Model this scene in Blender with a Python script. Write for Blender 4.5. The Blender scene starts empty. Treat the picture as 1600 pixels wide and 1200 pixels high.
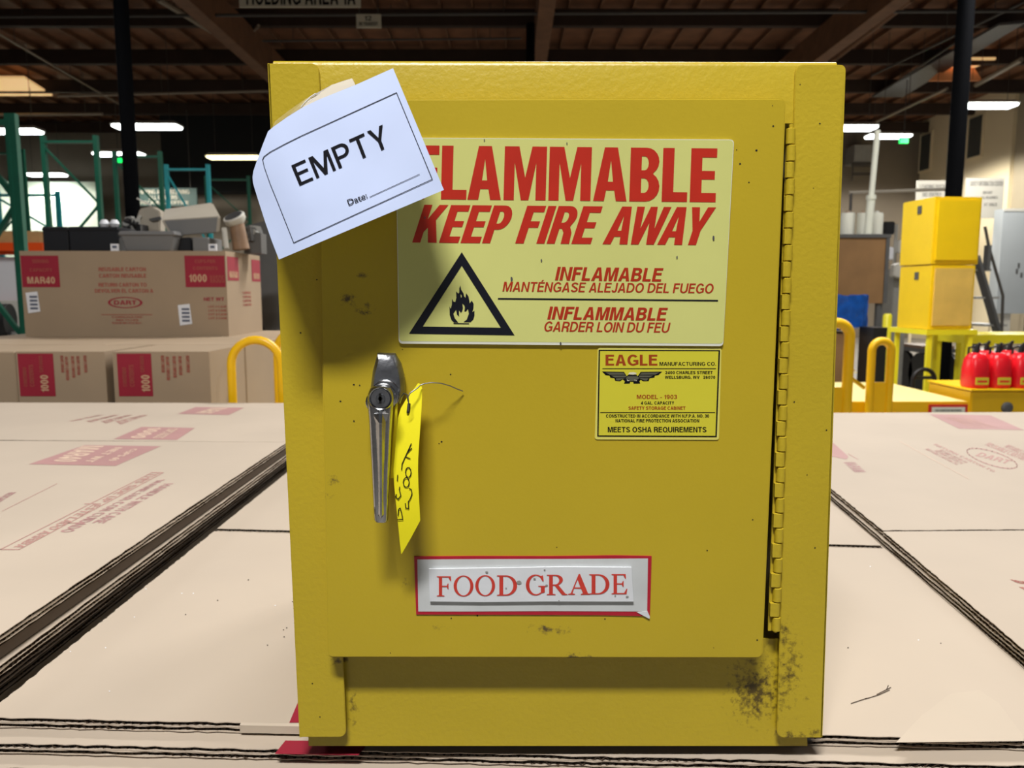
import bpy, bmesh, math, random
from mathutils import Vector, Matrix
random.seed(7)
S = bpy.context.scene
COL = S.collection
# ------------------------------------------------------------------ camera
F = 1200.0                       # focal length in pixels of a 1600 x 1200 picture
TH = math.radians(6.8)           # camera looks down by this much
CT, ST = math.cos(TH), math.sin(TH)
ZC = 1.486                       # camera height
cd = bpy.data.cameras.new('camera'); cam = bpy.data.objects.new('camera', cd); COL.objects.link(cam)
cam.location = (0, 0, ZC); cam.rotation_euler = (math.pi/2 - TH, 0, 0)
cd.sensor_width = 36; cd.lens = 27; cd.clip_start = .02; cd.clip_end = 200
cd.dof.use_dof = True; cd.dof.focus_distance = .62; cd.dof.aperture_fstop = 13
S.camera = cam
# ------------------------------------------------------------------ world, exposure
S.view_settings.view_transform = 'Standard'; S.view_settings.look = 'None'
S.view_settings.exposure = 0.0; S.view_settings.gamma = 1; S.view_settings.use_curve_mapping = False
w = bpy.data.worlds.new('world'); S.world = w; w.use_nodes = True
w.node_tree.nodes['Background'].inputs[0].default_value = (.95, .97, 1, 1)
w.node_tree.nodes['Background'].inputs[1].default_value = .10
S.cycles.max_bounces = 8
# ------------------------------------------------------------------ lamps
def lamp(loc, size, power, col=(1, .975, .93)):
    d = bpy.data.lights.new('lamp_light', 'AREA'); d.shape = 'RECTANGLE'; d.size, d.size_y = size
    d.energy = power; d.color = col
    o = bpy.data.objects.new('lamp_light', d); o.location = loc; COL.objects.link(o)
    return o
NEAR_LAMPS = [((-.35, -1.25, 5.0), 245), ((-4.6, .2, 5.0), 20), ((4.6, .2, 5.0), 20), ((.7, 4.9, 5.0), 180), ((2.2, 4.2, 5.0), 110),
              ((-5.0, 6.0, 5.0), 60), ((5.0, 6.8, 5.0), 110), ((0, 11, 5.0), 60), ((8.5, 11.0, 5.0), 130), ((-6.5, 12.0, 5.0), 60)]
for p, e in NEAR_LAMPS:
    lamp((p[0], p[1], p[2] - .09), (1.15, .36), e)

# ------------------------------------------------------------------ projection helpers (a pixel and one world coordinate fix a point)
def ray(px, py):
    u, v = (px - 800)/F, (600 - py)/F
    return Vector((u, CT + v*ST, -ST + v*CT))
def at(px, py, Y):
    r = ray(px, py); return Vector((0, 0, ZC)) + r*(Y/r.y)
def atz(px, py, z):
    r = ray(px, py); return Vector((0, 0, ZC)) + r*((z - ZC)/r.z)
def atx(px, py, x):
    r = ray(px, py); return Vector((0, 0, ZC)) + r*(x/r.x)

# ------------------------------------------------------------------ materials
def lin(c):
    return tuple(((x/255)/12.92 if x/255 <= .04045 else ((x/255 + .055)/1.055)**2.4) for x in c) + (1,)
M = {}
def mat(name, c, rough=.5, metal=0, var=0, vscale=8, bump=0, bscale=200, emit=0, alpha=1, spec=.5, coat=0):
    m = bpy.data.materials.new(name); m.use_nodes = True
    nt = m.node_tree; b = nt.nodes['Principled BSDF']
    col = lin(c)
    b.inputs['Base Color'].default_value = col; b.inputs['Roughness'].default_value = rough
    b.inputs['Metallic'].default_value = metal; b.inputs['Specular IOR Level'].default_value = spec
    b.inputs['Coat Weight'].default_value = coat
    b.inputs['Alpha'].default_value = alpha
    if emit:
        b.inputs['Emission Color'].default_value = col; b.inputs['Emission Strength'].default_value = emit
    tc = nt.nodes.new('ShaderNodeTexCoord')
    if var:
        n = nt.nodes.new('ShaderNodeTexNoise'); n.inputs['Scale'].default_value = vscale; n.inputs['Detail'].default_value = 5
        nt.links.new(tc.outputs['Object'], n.inputs['Vector'])
        r = nt.nodes.new('ShaderNodeMapRange'); r.inputs['From Min'].default_value = .3; r.inputs['From Max'].default_value = .7
        r.inputs['To Min'].default_value = 1 - var; r.inputs['To Max'].default_value = 1 + var*.6
        nt.links.new(n.outputs['Fac'], r.inputs['Value'])
        mx = nt.nodes.new('ShaderNodeMix'); mx.data_type = 'RGBA'; mx.blend_type = 'MULTIPLY'; mx.inputs['Factor'].default_value = 1
        mx.inputs['A'].default_value = col
        nt.links.new(r.outputs['Result'], mx.inputs['B']); nt.links.new(mx.outputs['Result'], b.inputs['Base Color'])
    if bump:
        n2 = nt.nodes.new('ShaderNodeTexNoise'); n2.inputs['Scale'].default_value = bscale; n2.inputs['Detail'].default_value = 2
        nt.links.new(tc.outputs['Object'], n2.inputs['Vector'])
        bp = nt.nodes.new('ShaderNodeBump'); bp.inputs['Strength'].default_value = bump; bp.inputs['Distance'].default_value = .002
        nt.links.new(n2.outputs['Fac'], bp.inputs['Height']); nt.links.new(bp.outputs['Normal'], b.inputs['Normal'])
    M[name] = m
    return m

def stain(m, spots, colour, nscale=160, lo=.42, hi=.6):
    """worn and dirty patches of their own shape: (centre, radii, strength) in the object's own metres"""
    nt = m.node_tree; b = nt.nodes['Principled BSDF']
    tc = nt.nodes.new('ShaderNodeTexCoord')
    n = nt.nodes.new('ShaderNodeTexNoise'); n.inputs['Scale'].default_value = nscale; n.inputs['Detail'].default_value = 8
    n.inputs['Roughness'].default_value = .7
    nt.links.new(tc.outputs['Object'], n.inputs['Vector'])
    prev = None
    for c, r, s in spots:
        a = nt.nodes.new('ShaderNodeVectorMath'); a.operation = 'SUBTRACT'; a.inputs[1].default_value = c
        nt.links.new(tc.outputs['Object'], a.inputs[0])
        d = nt.nodes.new('ShaderNodeVectorMath'); d.operation = 'DIVIDE'; d.inputs[1].default_value = r
        nt.links.new(a.outputs[0], d.inputs[0])
        l = nt.nodes.new('ShaderNodeVectorMath'); l.operation = 'LENGTH'; nt.links.new(d.outputs[0], l.inputs[0])
        q = nt.nodes.new('ShaderNodeMapRange'); q.inputs['From Min'].default_value = 1; q.inputs['From Max'].default_value = 0
        q.inputs['To Max'].default_value = s
        nt.links.new(l.outputs['Value'], q.inputs['Value'])
        if prev is None: prev = q.outputs['Result']
        else:
            x = nt.nodes.new('ShaderNodeMath'); x.operation = 'MAXIMUM'
            nt.links.new(prev, x.inputs[0]); nt.links.new(q.outputs['Result'], x.inputs[1]); prev = x.outputs[0]
    ad = nt.nodes.new('ShaderNodeMath'); ad.operation = 'MULTIPLY_ADD'; ad.inputs[1].default_value = .32
    nt.links.new(prev, ad.inputs[0]); nt.links.new(n.outputs['Fac'], ad.inputs[2])
    g = nt.nodes.new('ShaderNodeMapRange'); g.inputs['From Min'].default_value = lo + .22; g.inputs['From Max'].default_value = hi + .22
    nt.links.new(ad.outputs[0], g.inputs['Value'])
    h = nt.nodes.new('ShaderNodeMath'); h.operation = 'MULTIPLY'; h.use_clamp = True
    k = nt.nodes.new('ShaderNodeMath'); k.operation = 'MULTIPLY'; k.use_clamp = True; k.inputs[1].default_value = 2.2
    nt.links.new(prev, k.inputs[0])
    nt.links.new(g.outputs['Result'], h.inputs[0]); nt.links.new(k.outputs[0], h.inputs[1])
    mx = nt.nodes.new('ShaderNodeMix'); mx.data_type = 'RGBA'; mx.inputs['B'].default_value = lin(colour)
    nt.links.new(h.outputs[0], mx.inputs['Factor'])
    bc = b.inputs['Base Color']
    if bc.is_linked: nt.links.new(bc.links[0].from_socket, mx.inputs['A'])
    else: mx.inputs['A'].default_value = bc.default_value
    nt.links.new(mx.outputs['Result'], bc)

mat('paint', (195, 171, 42), .36, var=.07, vscale=5, bump=.16, bscale=260)
mat('paint_door', (193, 169, 40), .34, var=.06, vscale=4, bump=.05, bscale=320)
mat('hollow', (24, 22, 14), .8)
mat('chrome', (176, 178, 182), .2, 1, var=.15, vscale=60, bump=.05, bscale=300)
mat('chrome_dull', (150, 152, 158), .38, 1, var=.25, vscale=90, bump=.15, bscale=250)
mat('keyhole', (10, 10, 10), .5)
mat('tag_paper', (250, 238, 20), .7, var=.03)
mat('ink', (18, 18, 24), .8, spec=.1)
mat('paper', (184, 198, 232), .75, var=.03, vscale=14, bump=.9, bscale=11)
mat('tape', (208, 203, 196), .3, alpha=.88)
mat('tape_clear', (236, 230, 210), .12, alpha=.22, bump=.5, bscale=60)
mat('sign_yellow', (214, 216, 132), .3, var=.05, vscale=9)
mat('sign_edge', (226, 228, 214), .35)
mat('sign_red', (192, 46, 30), .35, var=.08, vscale=40)
mat('sign_darkred', (178, 50, 24), .35)
mat('sign_black', (22, 24, 34), .3)
mat('label_yellow', (216, 208, 58), .35)
mat('label_edge', (226, 218, 110), .35)
mat('label_brown', (160, 66, 20), .4)
mat('emblem_grey', (92, 92, 78), .4)
mat('emblem_white', (225, 222, 200), .4)
mat('card_white', (222, 226, 232), .45, var=.05, vscale=40)
mat('card_grey', (206, 210, 212), .4, var=.08, vscale=30)
mat('card_red', (180, 28, 50), .4, var=.06, vscale=60)
mat('text_red', (206, 62, 50), .45, var=.12, vscale=70)
mat('kraft', (186, 172, 156), .8, var=.06, vscale=3, bump=.05, bscale=60)
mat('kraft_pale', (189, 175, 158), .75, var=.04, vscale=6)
mat('kraft_box', (160, 140, 116), .8, var=.05, vscale=4)
mat('cut_edge', (74, 58, 44), .9, var=.35, vscale=120)  # dark brown also carries the light lost between the flutes
mat('cut_light', (206, 186, 158), .9, var=.3, vscale=150)
mat('kraft_shade', (70, 56, 42), .85)  # kraft coloured dark for the shade in the left stack's gap
mat('core', (26, 20, 14), .95)  # near-black: shade inside the fluted walls, and dark specks
mat('print_red', (150, 28, 50), .6, var=.06, vscale=10)
mat('print_faded', (172, 130, 128), .7, var=.08, vscale=8)
mat('print_line', (178, 136, 128), .7)
mat('print_pale', (210, 184, 164), .7)
mat('print_tan', (196, 158, 126), .7)
mat('box_red', (160, 78, 66), .7)
mat('label_white', (226, 228, 234), .6)
mat('label_dark', (90, 98, 118), .6)
mat('cart_yellow', (242, 190, 8), .35, var=.05, vscale=5)
mat('cart_deck', (240, 222, 150), .5, var=.04)
mat('cab_yellow', (246, 208, 22), .35, var=.03)
mat('cab_worn', (224, 190, 96), .6, var=.1, vscale=7)
mat('steel_yellow', (244, 232, 40), .4)
mat('box_yellow', (222, 178, 14), .4, var=.04)
mat('can_red', (226, 24, 38), .3, var=.04)
mat('black_plastic', (22, 22, 24), .45)
mat('blue_plastic', (14, 74, 156), .3, var=.3, vscale=14, bump=.9, bscale=16)
mat('rack_green', (14, 92, 70), .45, var=.1)
mat('rack_teal', (44, 168, 178), .45, var=.08)
mat('rack_orange', (240, 84, 20), .45)
mat('column_black', (9, 10, 13), .8, spec=.04)
mat('wood_dark', (122, 80, 52), .8, var=.25, vscale=3)
mat('wood_beam', (112, 76, 50), .8, var=.2, vscale=4)
mat('wood_purlin', (54, 38, 28), .85, var=.2, vscale=3)
mat('pallet_wood', (196, 156, 104), .8, var=.12)
mat('pipe', (150, 136, 118), .5)
mat('pipe_dark', (70, 66, 62), .5)
mat('wall_tan', (176, 164, 140), .85, var=.05, vscale=1.2)
mat('wall_light', (214, 226, 208), .8, var=.03, vscale=1)
mat('wall_grey', (128, 118, 104), .85, var=.08, vscale=1)
mat('wall_cream', (236, 220, 184), .85, var=.03, vscale=1)
mat('panel_white', (164, 170, 174), .6, var=.04, vscale=1.5)
mat('bay_shade', (20, 21, 23), .9)  # near-black colour stands in for the lack of light in the bay
mat('floor', (150, 146, 140), .45, var=.12, vscale=1.2)
mat('line_yellow', (214, 190, 60), .6)
mat('vent_dark', (70, 72, 70), .6)
mat('grey_metal', (150, 150, 146), .5, var=.1)
mat('grey_light', (196, 194, 186), .5, var=.06)
mat('grey_dark', (84, 84, 84), .5, var=.1)
mat('beige_plastic', (172, 164, 150), .5, var=.05)
mat('bin_grey', (116, 116, 116), .5, var=.06)
mat('bin_black', (20, 22, 28), .5, var=.1)
mat('brown_board', (134, 100, 62), .75, var=.14, vscale=4)
mat('can_brown', (132, 104, 80), .5, var=.15, vscale=20)
mat('drum_white', (220, 220, 208), .5)
mat('pipe_white', (222, 224, 210), .4)
mat('sign_board', (206, 200, 180), .7)
mat('sign_green', (58, 84, 78), .6)
mat('notice_white', (170, 167, 158), .6)
mat('lamp_tube', (250, 255, 255), .5, emit=7)
mat('lamp_warm', (255, 244, 190), .5, emit=3)
mat('exit_green', (10, 230, 90), .5, emit=2.2)
mat('skylight_glow', (255, 206, 140), .5, emit=.55)
mat('glowing_wood', (196, 120, 70), .7, var=.1, emit=.16)  # emission stands in for daylight falling on the skylight well's wood
mat('red_tape', (200, 40, 30), .6)

# ------------------------------------------------------------------ mesh builder
WL = {}
def wl(o):
    return WL.get(o.name, Vector((0, 0, 0))) if o else Vector((0, 0, 0))
class MB:
    def __init__(s): s.v = []; s.f = []; s.m = []; s.mats = []
    def mi(s, m):
        if m not in s.mats: s.mats.append(m)
        return s.mats.index(m)
    def add(s, verts, faces, m):
        k = len(s.v); s.v += [Vector(p) for p in verts]; i = s.mi(m)
        for f in faces: s.f.append([k + a for a in f]); s.m.append(i)
        return s
    def poly(s, pts, m): return s.add(pts, [list(range(len(pts)))], m)
    def hexa(s, p, m):      # 4 bottom + 4 top corners
        return s.add(p, [(3, 2, 1, 0), (4, 5, 6, 7), (0, 1, 5, 4), (1, 2, 6, 5), (2, 3, 7, 6), (3, 0, 4, 7)], m)
    def box(s, lo, hi, m, T=None):
        x0, y0, z0 = lo; x1, y1, z1 = hi
        p = [(x0, y0, z0), (x1, y0, z0), (x1, y1, z0), (x0, y1, z0), (x0, y0, z1), (x1, y0, z1), (x1, y1, z1), (x0, y1, z1)]
        p = [Vector(q) for q in p]
        if T: p = [T @ q for q in p]
        return s.hexa(p, m)
    def prism(s, pts, d, m):        # outline extruded by the vector d
        pts = [Vector(p) for p in pts]; n = len(pts); d = Vector(d)
        return s.add(pts + [p + d for p in pts], [list(range(n))[::-1], list(range(n, 2*n))] +
                     [(i, (i + 1) % n, n + (i + 1) % n, n + i) for i in range(n)], m)
    def loft(s, rings, m, cap=True):
        n = len(rings[0]); V = [p for r in rings for p in r]; fs = []
        for k in range(len(rings) - 1):
            for i in range(n):
                j = (i + 1) % n
                fs.append((k*n + i, k*n + j, (k + 1)*n + j, (k + 1)*n + i))
        if cap: fs += [list(range(n))[::-1], list(range((len(rings) - 1)*n, len(rings)*n))]
        return s.add(V, fs, m)
    def tube(s, pts, r, m, n=10, closed=False):
        pts = [Vector(p) for p in pts]; R = r if isinstance(r, (list, tuple)) else [r]*len(pts); rings = []
        ref = None
        for i, p in enumerate(pts):
            t = (pts[min(i + 1, len(pts) - 1)] - pts[max(i - 1, 0)]).normalized()
            if ref is None: ref = t.orthogonal().normalized()
            ref = (ref - t*ref.dot(t)).normalized()
            b = t.cross(ref)
            rings.append([p + (ref*math.cos(a) + b*math.sin(a))*R[i] for a in [2*math.pi*k/n for k in range(n)]])
        return s.loft(rings, m)
    def bar(s, a, b, wx, wz, m, up=(0, 0, 1)):      # square section bar
        a, b = Vector(a), Vector(b); t = (b - a).normalized(); u = Vector(up)
        if abs(t.dot(u)) > .97: u = Vector((0, 1, 0))
        x = t.cross(u).normalized(); z = x.cross(t)
        c = [(-1, -1), (1, -1), (1, 1), (-1, 1)]
        return s.loft([[p + x*(i*wx/2) + z*(j*wz/2) for i, j in c] for p in (a, b)], m)
    def lathe(s, c, prof, m, n=20, axis=None):      # prof: (radius, height along axis)
        c = Vector(c); ax = Vector(axis or (0, 0, 1)).normalized(); a = ax.orthogonal().normalized(); b = ax.cross(a)
        return s.loft([[c + ax*h + (a*math.cos(t) + b*math.sin(t))*max(r, 1e-4) for t in [2*math.pi*k/n for k in range(n)]] for r, h in prof], m)
    def flat(s, shape, quad, proj, m):
        """shape = (verts2d in 0..1 box, faces); quad = BL BR TR TL in pixels or plane units; proj maps to space"""
        V, Fs = shape; BL, BR, TR, TL = [Vector(q) for q in quad]
        out = []
        for q in V:
            x, y = q[:2]; p = BL*(1 - x)*(1 - y) + BR*x*(1 - y) + TR*x*y + TL*(1 - x)*y
            out.append(proj(p.x, p.y))
        if len(V[0]) > 2:          # bold letters are layered copies: lift each layer a hair off the one below
            nr = (out[1] - out[0]).cross(out[2] - out[0])
            for f in Fs:
                c = (out[f[1]] - out[f[0]]).cross(out[f[2]] - out[f[0]])
                if c.length > nr.length: nr = c
            nr = nr.normalized(); vw = Vector((0, 0, ZC)) - out[0]
            if nr.dot(vw) < 0: nr = -nr
            e = 2.5e-5 if vw.length < 1.2 else 1e-4
            out = [p + nr*(e*(q[2] + 1)) for p, q in zip(out, V)]
        return s.add(out, Fs, m)
    def build(s, name, parent=None, smooth=False, bevel=0, seg=2, kind=None, origin=None, angle=35):
        me = bpy.data.meshes.new(name)
        if parent is not None: o0 = wl(parent)
        elif origin is not None: o0 = Vector(origin)
        else:
            xs = [p.x for p in s.v]; ys = [p.y for p in s.v]; zs = [p.z for p in s.v]
            o0 = Vector(((min(xs) + max(xs))/2, (min(ys) + max(ys))/2, min(zs)))
        me.from_pydata([tuple(p - o0) for p in s.v], [], s.f); me.validate(clean_customdata=False)
        for m in s.mats: me.materials.append(M[m])
        if len(me.polygons) == len(s.m):
            for p, i in zip(me.polygons, s.m): p.material_index = i
        bm = bmesh.new(); bm.from_mesh(me)
        bmesh.ops.recalc_face_normals(bm, faces=bm.faces)
        if bevel:
            es = [e for e in bm.edges if len(e.link_faces) == 2 and e.calc_face_angle(0) > math.radians(angle)]
            bmesh.ops.bevel(bm, geom=es, offset=bevel, segments=seg, affect='EDGES', clamp_overlap=True)
        bm.to_mesh(me); bm.free()
        if smooth:
            for p in me.polygons: p.use_smooth = True
            try: me.set_sharp_from_angle(angle=math.radians(40))
            except Exception: pass
        o = bpy.data.objects.new(name, me); COL.objects.link(o)
        if parent is not None: o.parent = parent; WL[o.name] = o0
        else: o.location = o0; WL[o.name] = o0
        if kind: o['kind'] = kind
        return o
def tag(o, label, cat, group=None, kind=None):
    o['label'] = label; o['category'] = cat
    if group: o['group'] = group
    if kind: o['kind'] = kind
    return o
def thing(name, label, cat, loc, group=None):
    o = bpy.data.objects.new(name, None); COL.objects.link(o); o.location = loc; o.empty_display_size = .05
    WL[o.name] = Vector(loc); return tag(o, label, cat, group)
def dup(root, loc, label=None, rz=None, scale=None):
    r = root.copy(); COL.objects.link(r); r.location = loc; WL[r.name] = Vector(loc)
    if rz is not None: r.rotation_euler = (0, 0, rz)
    if scale: r.scale = (scale,)*3
    if label: r['label'] = label
    for ch in list(root.children):
        c = ch.copy(); COL.objects.link(c); c.parent = r
        for g in list(ch.children):
            d = g.copy(); COL.objects.link(d); d.parent = c
    return r

# ------------------------------------------------------------------ lettering
def curve_shape(contours):
    c = bpy.data.curves.new('glyph', 'CURVE'); c.dimensions = '2D'; c.fill_mode = 'FRONT'
    for pts in contours:
        sp = c.splines.new('POLY'); sp.points.add(len(pts) - 1); sp.use_cyclic_u = True
        for p, q in zip(sp.points, pts): p.co = (q[0], q[1], 0, 1)
    return grab(c)
def grab(c):
    o = bpy.data.objects.new('glyph', c); me = bpy.data.meshes.new_from_object(o)
    V = [(v.co.x, v.co.y) for v in me.vertices]; Fs = [list(p.vertices) for p in me.polygons]
    bpy.data.objects.remove(o); bpy.data.meshes.remove(me); bpy.data.curves.remove(c)
    return V, Fs
def fit(sh):
    V, Fs = sh; x0 = min(v[0] for v in V); x1 = max(v[0] for v in V); y0 = min(v[1] for v in V); y1 = max(v[1] for v in V)
    return [((v[0] - x0)/(x1 - x0), (v[1] - y0)/(y1 - y0)) + tuple(v[2:]) for v in V], Fs
def text(body, bold=0, res=3, spacing=1):
    c = bpy.data.curves.new('words', 'FONT'); c.body = body; c.resolution_u = res; c.space_character = spacing
    c.fill_mode = 'FRONT'
    V, Fs = grab(c)
    if bold:
        W = []; G = []
        for k in range(8):
            dx, dy = bold*math.cos(k*math.pi/4), bold*math.sin(k*math.pi/4); n = len(W)
            W += [(x + dx, y + dy, k) for x, y in V]; G += [[n + i for i in f] for f in Fs]
        V, Fs = W, G
    return fit((V, Fs))
def arc(cx, cy, rx, ry, a0, a1, n=10):
    return [(cx + rx*math.cos(math.radians(a0 + (a1 - a0)*i/n)), cy + ry*math.sin(math.radians(a0 + (a1 - a0)*i/n))) for i in range(n + 1)]
BLOCK = {
 'E': [[(0,0),(.48,0),(.48,.17),(.21,.17),(.21,.42),(.45,.42),(.45,.58),(.21,.58),(.21,.83),(.48,.83),(.48,1),(0,1)]],
 'F': [[(0,0),(.21,0),(.21,.42),(.44,.42),(.44,.59),(.21,.59),(.21,.83),(.47,.83),(.47,1),(0,1)]],
 'L': [[(0,0),(.47,0),(.47,.18),(.21,.18),(.21,1),(0,1)]],
 'A': [[(0,0),(.2,0),(.235,.2),(.385,.2),(.42,0),(.62,0),(.43,1),(.19,1)],[(.262,.36),(.358,.36),(.31,.76)]],
 'M': [[(0,0),(.19,0),(.19,.7),(.32,0),(.46,0),(.59,.7),(.59,0),(.78,0),(.78,1),(.51,1),(.39,.42),(.27,1),(0,1)]],
 'B': [[(0,0)] + arc(.3,.275,.25,.275,-90,60,8) + arc(.3,.745,.235,.255,-55,90,8) + [(0,1)],
       [(.21,.16)] + arc(.27,.295,.08,.135,-90,90,6) + [(.21,.43)], [(.21,.58)] + arc(.27,.71,.07,.13,-90,90,6) + [(.21,.84)]],
 'K': [[(0,0),(.2,0),(.2,.28),(.27,.4),(.39,0),(.61,0),(.41,.6),(.6,1),(.38,1),(.2,.62),(.2,1),(0,1)]],
 'P': [[(0,0),(.2,0),(.2,.36)] + arc(.29,.68,.24,.32,-90,90,10) + [(0,1)], [(.2,.52)] + arc(.26,.68,.075,.16,-90,90,6) + [(.2,.84)]],
 'I': [[(0,0),(.2,0),(.2,1),(0,1)]],
 'R': [[(0,0),(.2,0),(.2,.4),(.26,.4),(.33,.3),(.35,0),(.56,0),(.53,.3),(.45,.46)] + arc(.3,.72,.24,.28,-35,90,9) + [(0,1)], [(.2,.56)] + arc(.26,.7,.08,.14,-90,90,6) + [(.2,.84)]],
 'W': [[(.14,0),(.33,0),(.425,.58),(.52,0),(.71,0),(.85,1),(.66,1),(.6,.42),(.51,1),(.34,1),(.25,.42),(.19,1),(0,1)]],
 'Y': [[(.2,0),(.4,0),(.4,.38),(.6,1),(.4,1),(.3,.62),(.2,1),(0,1),(.2,.38)]]}
BW = {k: max(p[0] for c in v for p in c) for k, v in BLOCK.items()}
def block(words, gap=.05, space=.22):
    x = 0; prev = ''; V = []; Fs = []
    for ch in words:
        if ch == ' ': x += space; continue
        if prev + ch in ('AW', 'WA', 'AY', 'LA'): x -= .11 if ch != 'A' or prev != 'L' else .03
        prev = ch; v, f = curve_shape(BLOCK[ch]); k = len(V)
        V += [(a + x, b) for a, b in v]; Fs += [[k + i for i in q] for q in f]; x += BW[ch] + gap
    return fit((V, Fs))
def stroke_outline(pts, wv, wh):
    L = []; Rr = []
    for i, p in enumerate(pts):
        a = Vector(pts[max(i - 1, 0)]); c = Vector(pts[min(i + 1, len(pts) - 1)]); d = (c - a).normalized(); n = Vector((-d.y, d.x))
        o = Vector((n.x*wv/2, n.y*wh/2)); L.append(tuple(Vector(p) + o)); Rr.append(tuple(Vector(p) - o))
    return L + Rr[::-1]
def sans(ch, s):
    """plain grotesque capitals, stem width s for a cap height of 1: (width, contours)"""
    h = s*.88
    def sym(w, pts): return w, [pts]
    if ch == 'E': return .6, [[(0,0),(.6,0),(.6,h),(s,h),(s,.47),(.55,.47),(.55,.47+h),(s,.47+h),(s,1-h),(.59,1-h),(.59,1),(0,1)]]
    if ch == 'F': return .56, [[(0,0),(s,0),(s,.44),(.5,.44),(.5,.44+h),(s,.44+h),(s,1-h),(.56,1-h),(.56,1),(0,1)]]
    if ch == 'L': return .54, [[(0,0),(.54,0),(.54,h),(s,h),(s,1),(0,1)]]
    if ch == 'I': return s, [[(0,0),(s,0),(s,1),(0,1)]]
    if ch == 'T': return .64, [[(.32-s/2,0),(.32+s/2,0),(.32+s/2,1-h),(.64,1-h),(.64,1),(0,1),(0,1-h),(.32-s/2,1-h)]]
    if ch == 'H': return .7, [[(0,0),(s,0),(s,.46),(.7-s,.46),(.7-s,0),(.7,0),(.7,1),(.7-s,1),(.7-s,.46+h),(s,.46+h),(s,1),(0,1)]]
    if ch == 'N': return .7, [[(0,0),(s,0),(s,.74),(.7-s*1.05,0),(.7,0),(.7,1),(.7-s,1),(.7-s,.26),(s*1.05,1),(0,1)]]
    if ch == 'M':
        w = .84; q = s*.95
        return w, [[(0,0),(q,0),(q,.76),(w/2-s*.48,0),(w/2+s*.48,0),(w-q,.76),(w-q,0),(w,0),(w,1),(w-s*1.4,1),(w/2,.3),(s*1.4,1),(0,1)]]
    if ch == 'A':
        w = .74; ya = .83; xi = lambda y: s*1.1 + (w/2 - s*1.1)*y/ya; y0 = .21
        return w, [[(0,0),(s*1.1,0),(xi(y0),y0),(w-xi(y0),y0),(w-s*1.1,0),(w,0),(w/2+s*.6,1),(w/2-s*.6,1)], [(xi(y0+h),y0+h),(w-xi(y0+h),y0+h),(w/2,ya)]]
    if ch == 'V': return .7, [[(.35-s*.58,0),(.35+s*.58,0),(.7,1),(.7-s*1.1,1),(.35,.24),(s*1.1,1),(0,1)]]
    if ch == 'W': return 1, [[(.26-.55*s,0),(.26+.55*s,0),(.5,.7),(.74-.55*s,0),(.74+.55*s,0),(1,1),(1-s*1.05,1),(.73,.32),(.5+.5*s,1),(.5-.5*s,1),(.27,.32),(s*1.05,1),(0,1)]]
    if ch == 'Y': return .68, [[(.34-s/2,0),(.34+s/2,0),(.34+s/2,.4),(.68,1),(.68-s*1.15,1),(.34,.54),(s*1.15,1),(0,1),(.34-s/2,.4)]]
    if ch == 'K': return .7, [[(0,0),(s,0),(s,.3),(s+.1,.41),(.7-s*1.25,0),(.7,0),(s+.2,.55),(.68,1),(.68-s*1.3,1),(s,.52),(s,1),(0,1)]]
    if ch == 'O': return .8, [arc(.4,.5,.4,.515,0,348,30), arc(.4,.5,.4-s,.515-h,0,348,30)]
    if ch == 'Q': return .8, [arc(.4,.5,.4,.515,0,348,30), arc(.4,.5,.4-s,.515-h,0,348,30), [(.64,.0),(.76,-.09),(.84,-.01),(.74,.1)]]
    if ch == 'C': return .74, [arc(.39,.5,.39,.515,38,322,26) + arc(.39,.5,.39-s,.515-h,318,42,26)]
    if ch == 'G': return .77, [arc(.39,.5,.39,.515,38,300,26) + [(.77,.1),(.77,.53),(.42,.53),(.42,.53-h),(.77-s,.53-h),(.77-s,.19)] + arc(.39,.5,.39-s,.515-h,300,42,26)]
    if ch == 'D': return .72, [[(0,0)] + arc(.3,.5,.42,.5,-90,90,16) + [(0,1)], [(s,h)] + arc(.3,.5,.42-s,.5-h,-90,90,16) + [(s,1-h)]]
    if ch == 'B':
        m = .53; a0, a1 = h, m-h/2; b0, b1 = m+h/2, 1-h
        return .67, [[(0,0)] + arc(.38,.28,.29,.28,-90,60,9) + arc(.36,.745,.27,.255,-58,90,9) + [(0,1)], [(s,a0)] + arc(.38,(a0+a1)/2,.29-s,(a1-a0)/2,-90,90,8) + [(s,a1)], [(s,b0)] + arc(.36,(b0+b1)/2,.27-s,(b1-b0)/2,-90,90,8) + [(s,b1)]]
    if ch == 'P': return .64, [[(0,0),(s,0),(s,.38)] + arc(.35,.69,.29,.31,-90,90,12) + [(0,1)], [(s,.38+h)] + arc(.35,.69,.29-s,.31-h,-90,90,10) + [(s,1-h)]]
    if ch == 'R': return .68, [[(0,0),(s,0),(s,.4),(.34,.4),(.45,.31),(.48,0),(.5+s+.02,0),(.47+s,.33),(.56,.46)] + arc(.38,.71,.29,.29,-45,90,10) + [(0,1)], [(s,.4+h)] + arc(.37,.7+h*.0,.3-s,.3-h,-80,90,10) + [(s,1-h)]]
    if ch == 'S':
        c1 = arc(.33,.745,.255-s*.1,.255-h/2,12,250,16); c2 = arc(.33,.265,.27-s*.1,.265-h/2,75,-165,16)
        return .66, [stroke_outline(c1 + c2, s, h)]
    if ch == 'U': return .72, [stroke_outline([(s/2,1)] + arc(.36,.36,.36-s/2,.37-h/2,180,360,16) + [(.72-s/2,1)], s, h)]
    if ch == 'J': return .5, [stroke_outline([(.5-s/2,1)] + arc(.25,.27,.25-s/2,.28-h/2,0,-170,14), s, h)]
    if ch == '0': return .58, [arc(.29,.5,.29,.515,0,348,26), arc(.29,.5,.29-s,.515-h,0,348,26)]
    if ch == '1': return .34, [[(.34-s,0),(.34,0),(.34,1),(.34-s*.75,1),(.2,.86),(0,.8),(0,.8-h),(.34-s,.76)]]
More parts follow.
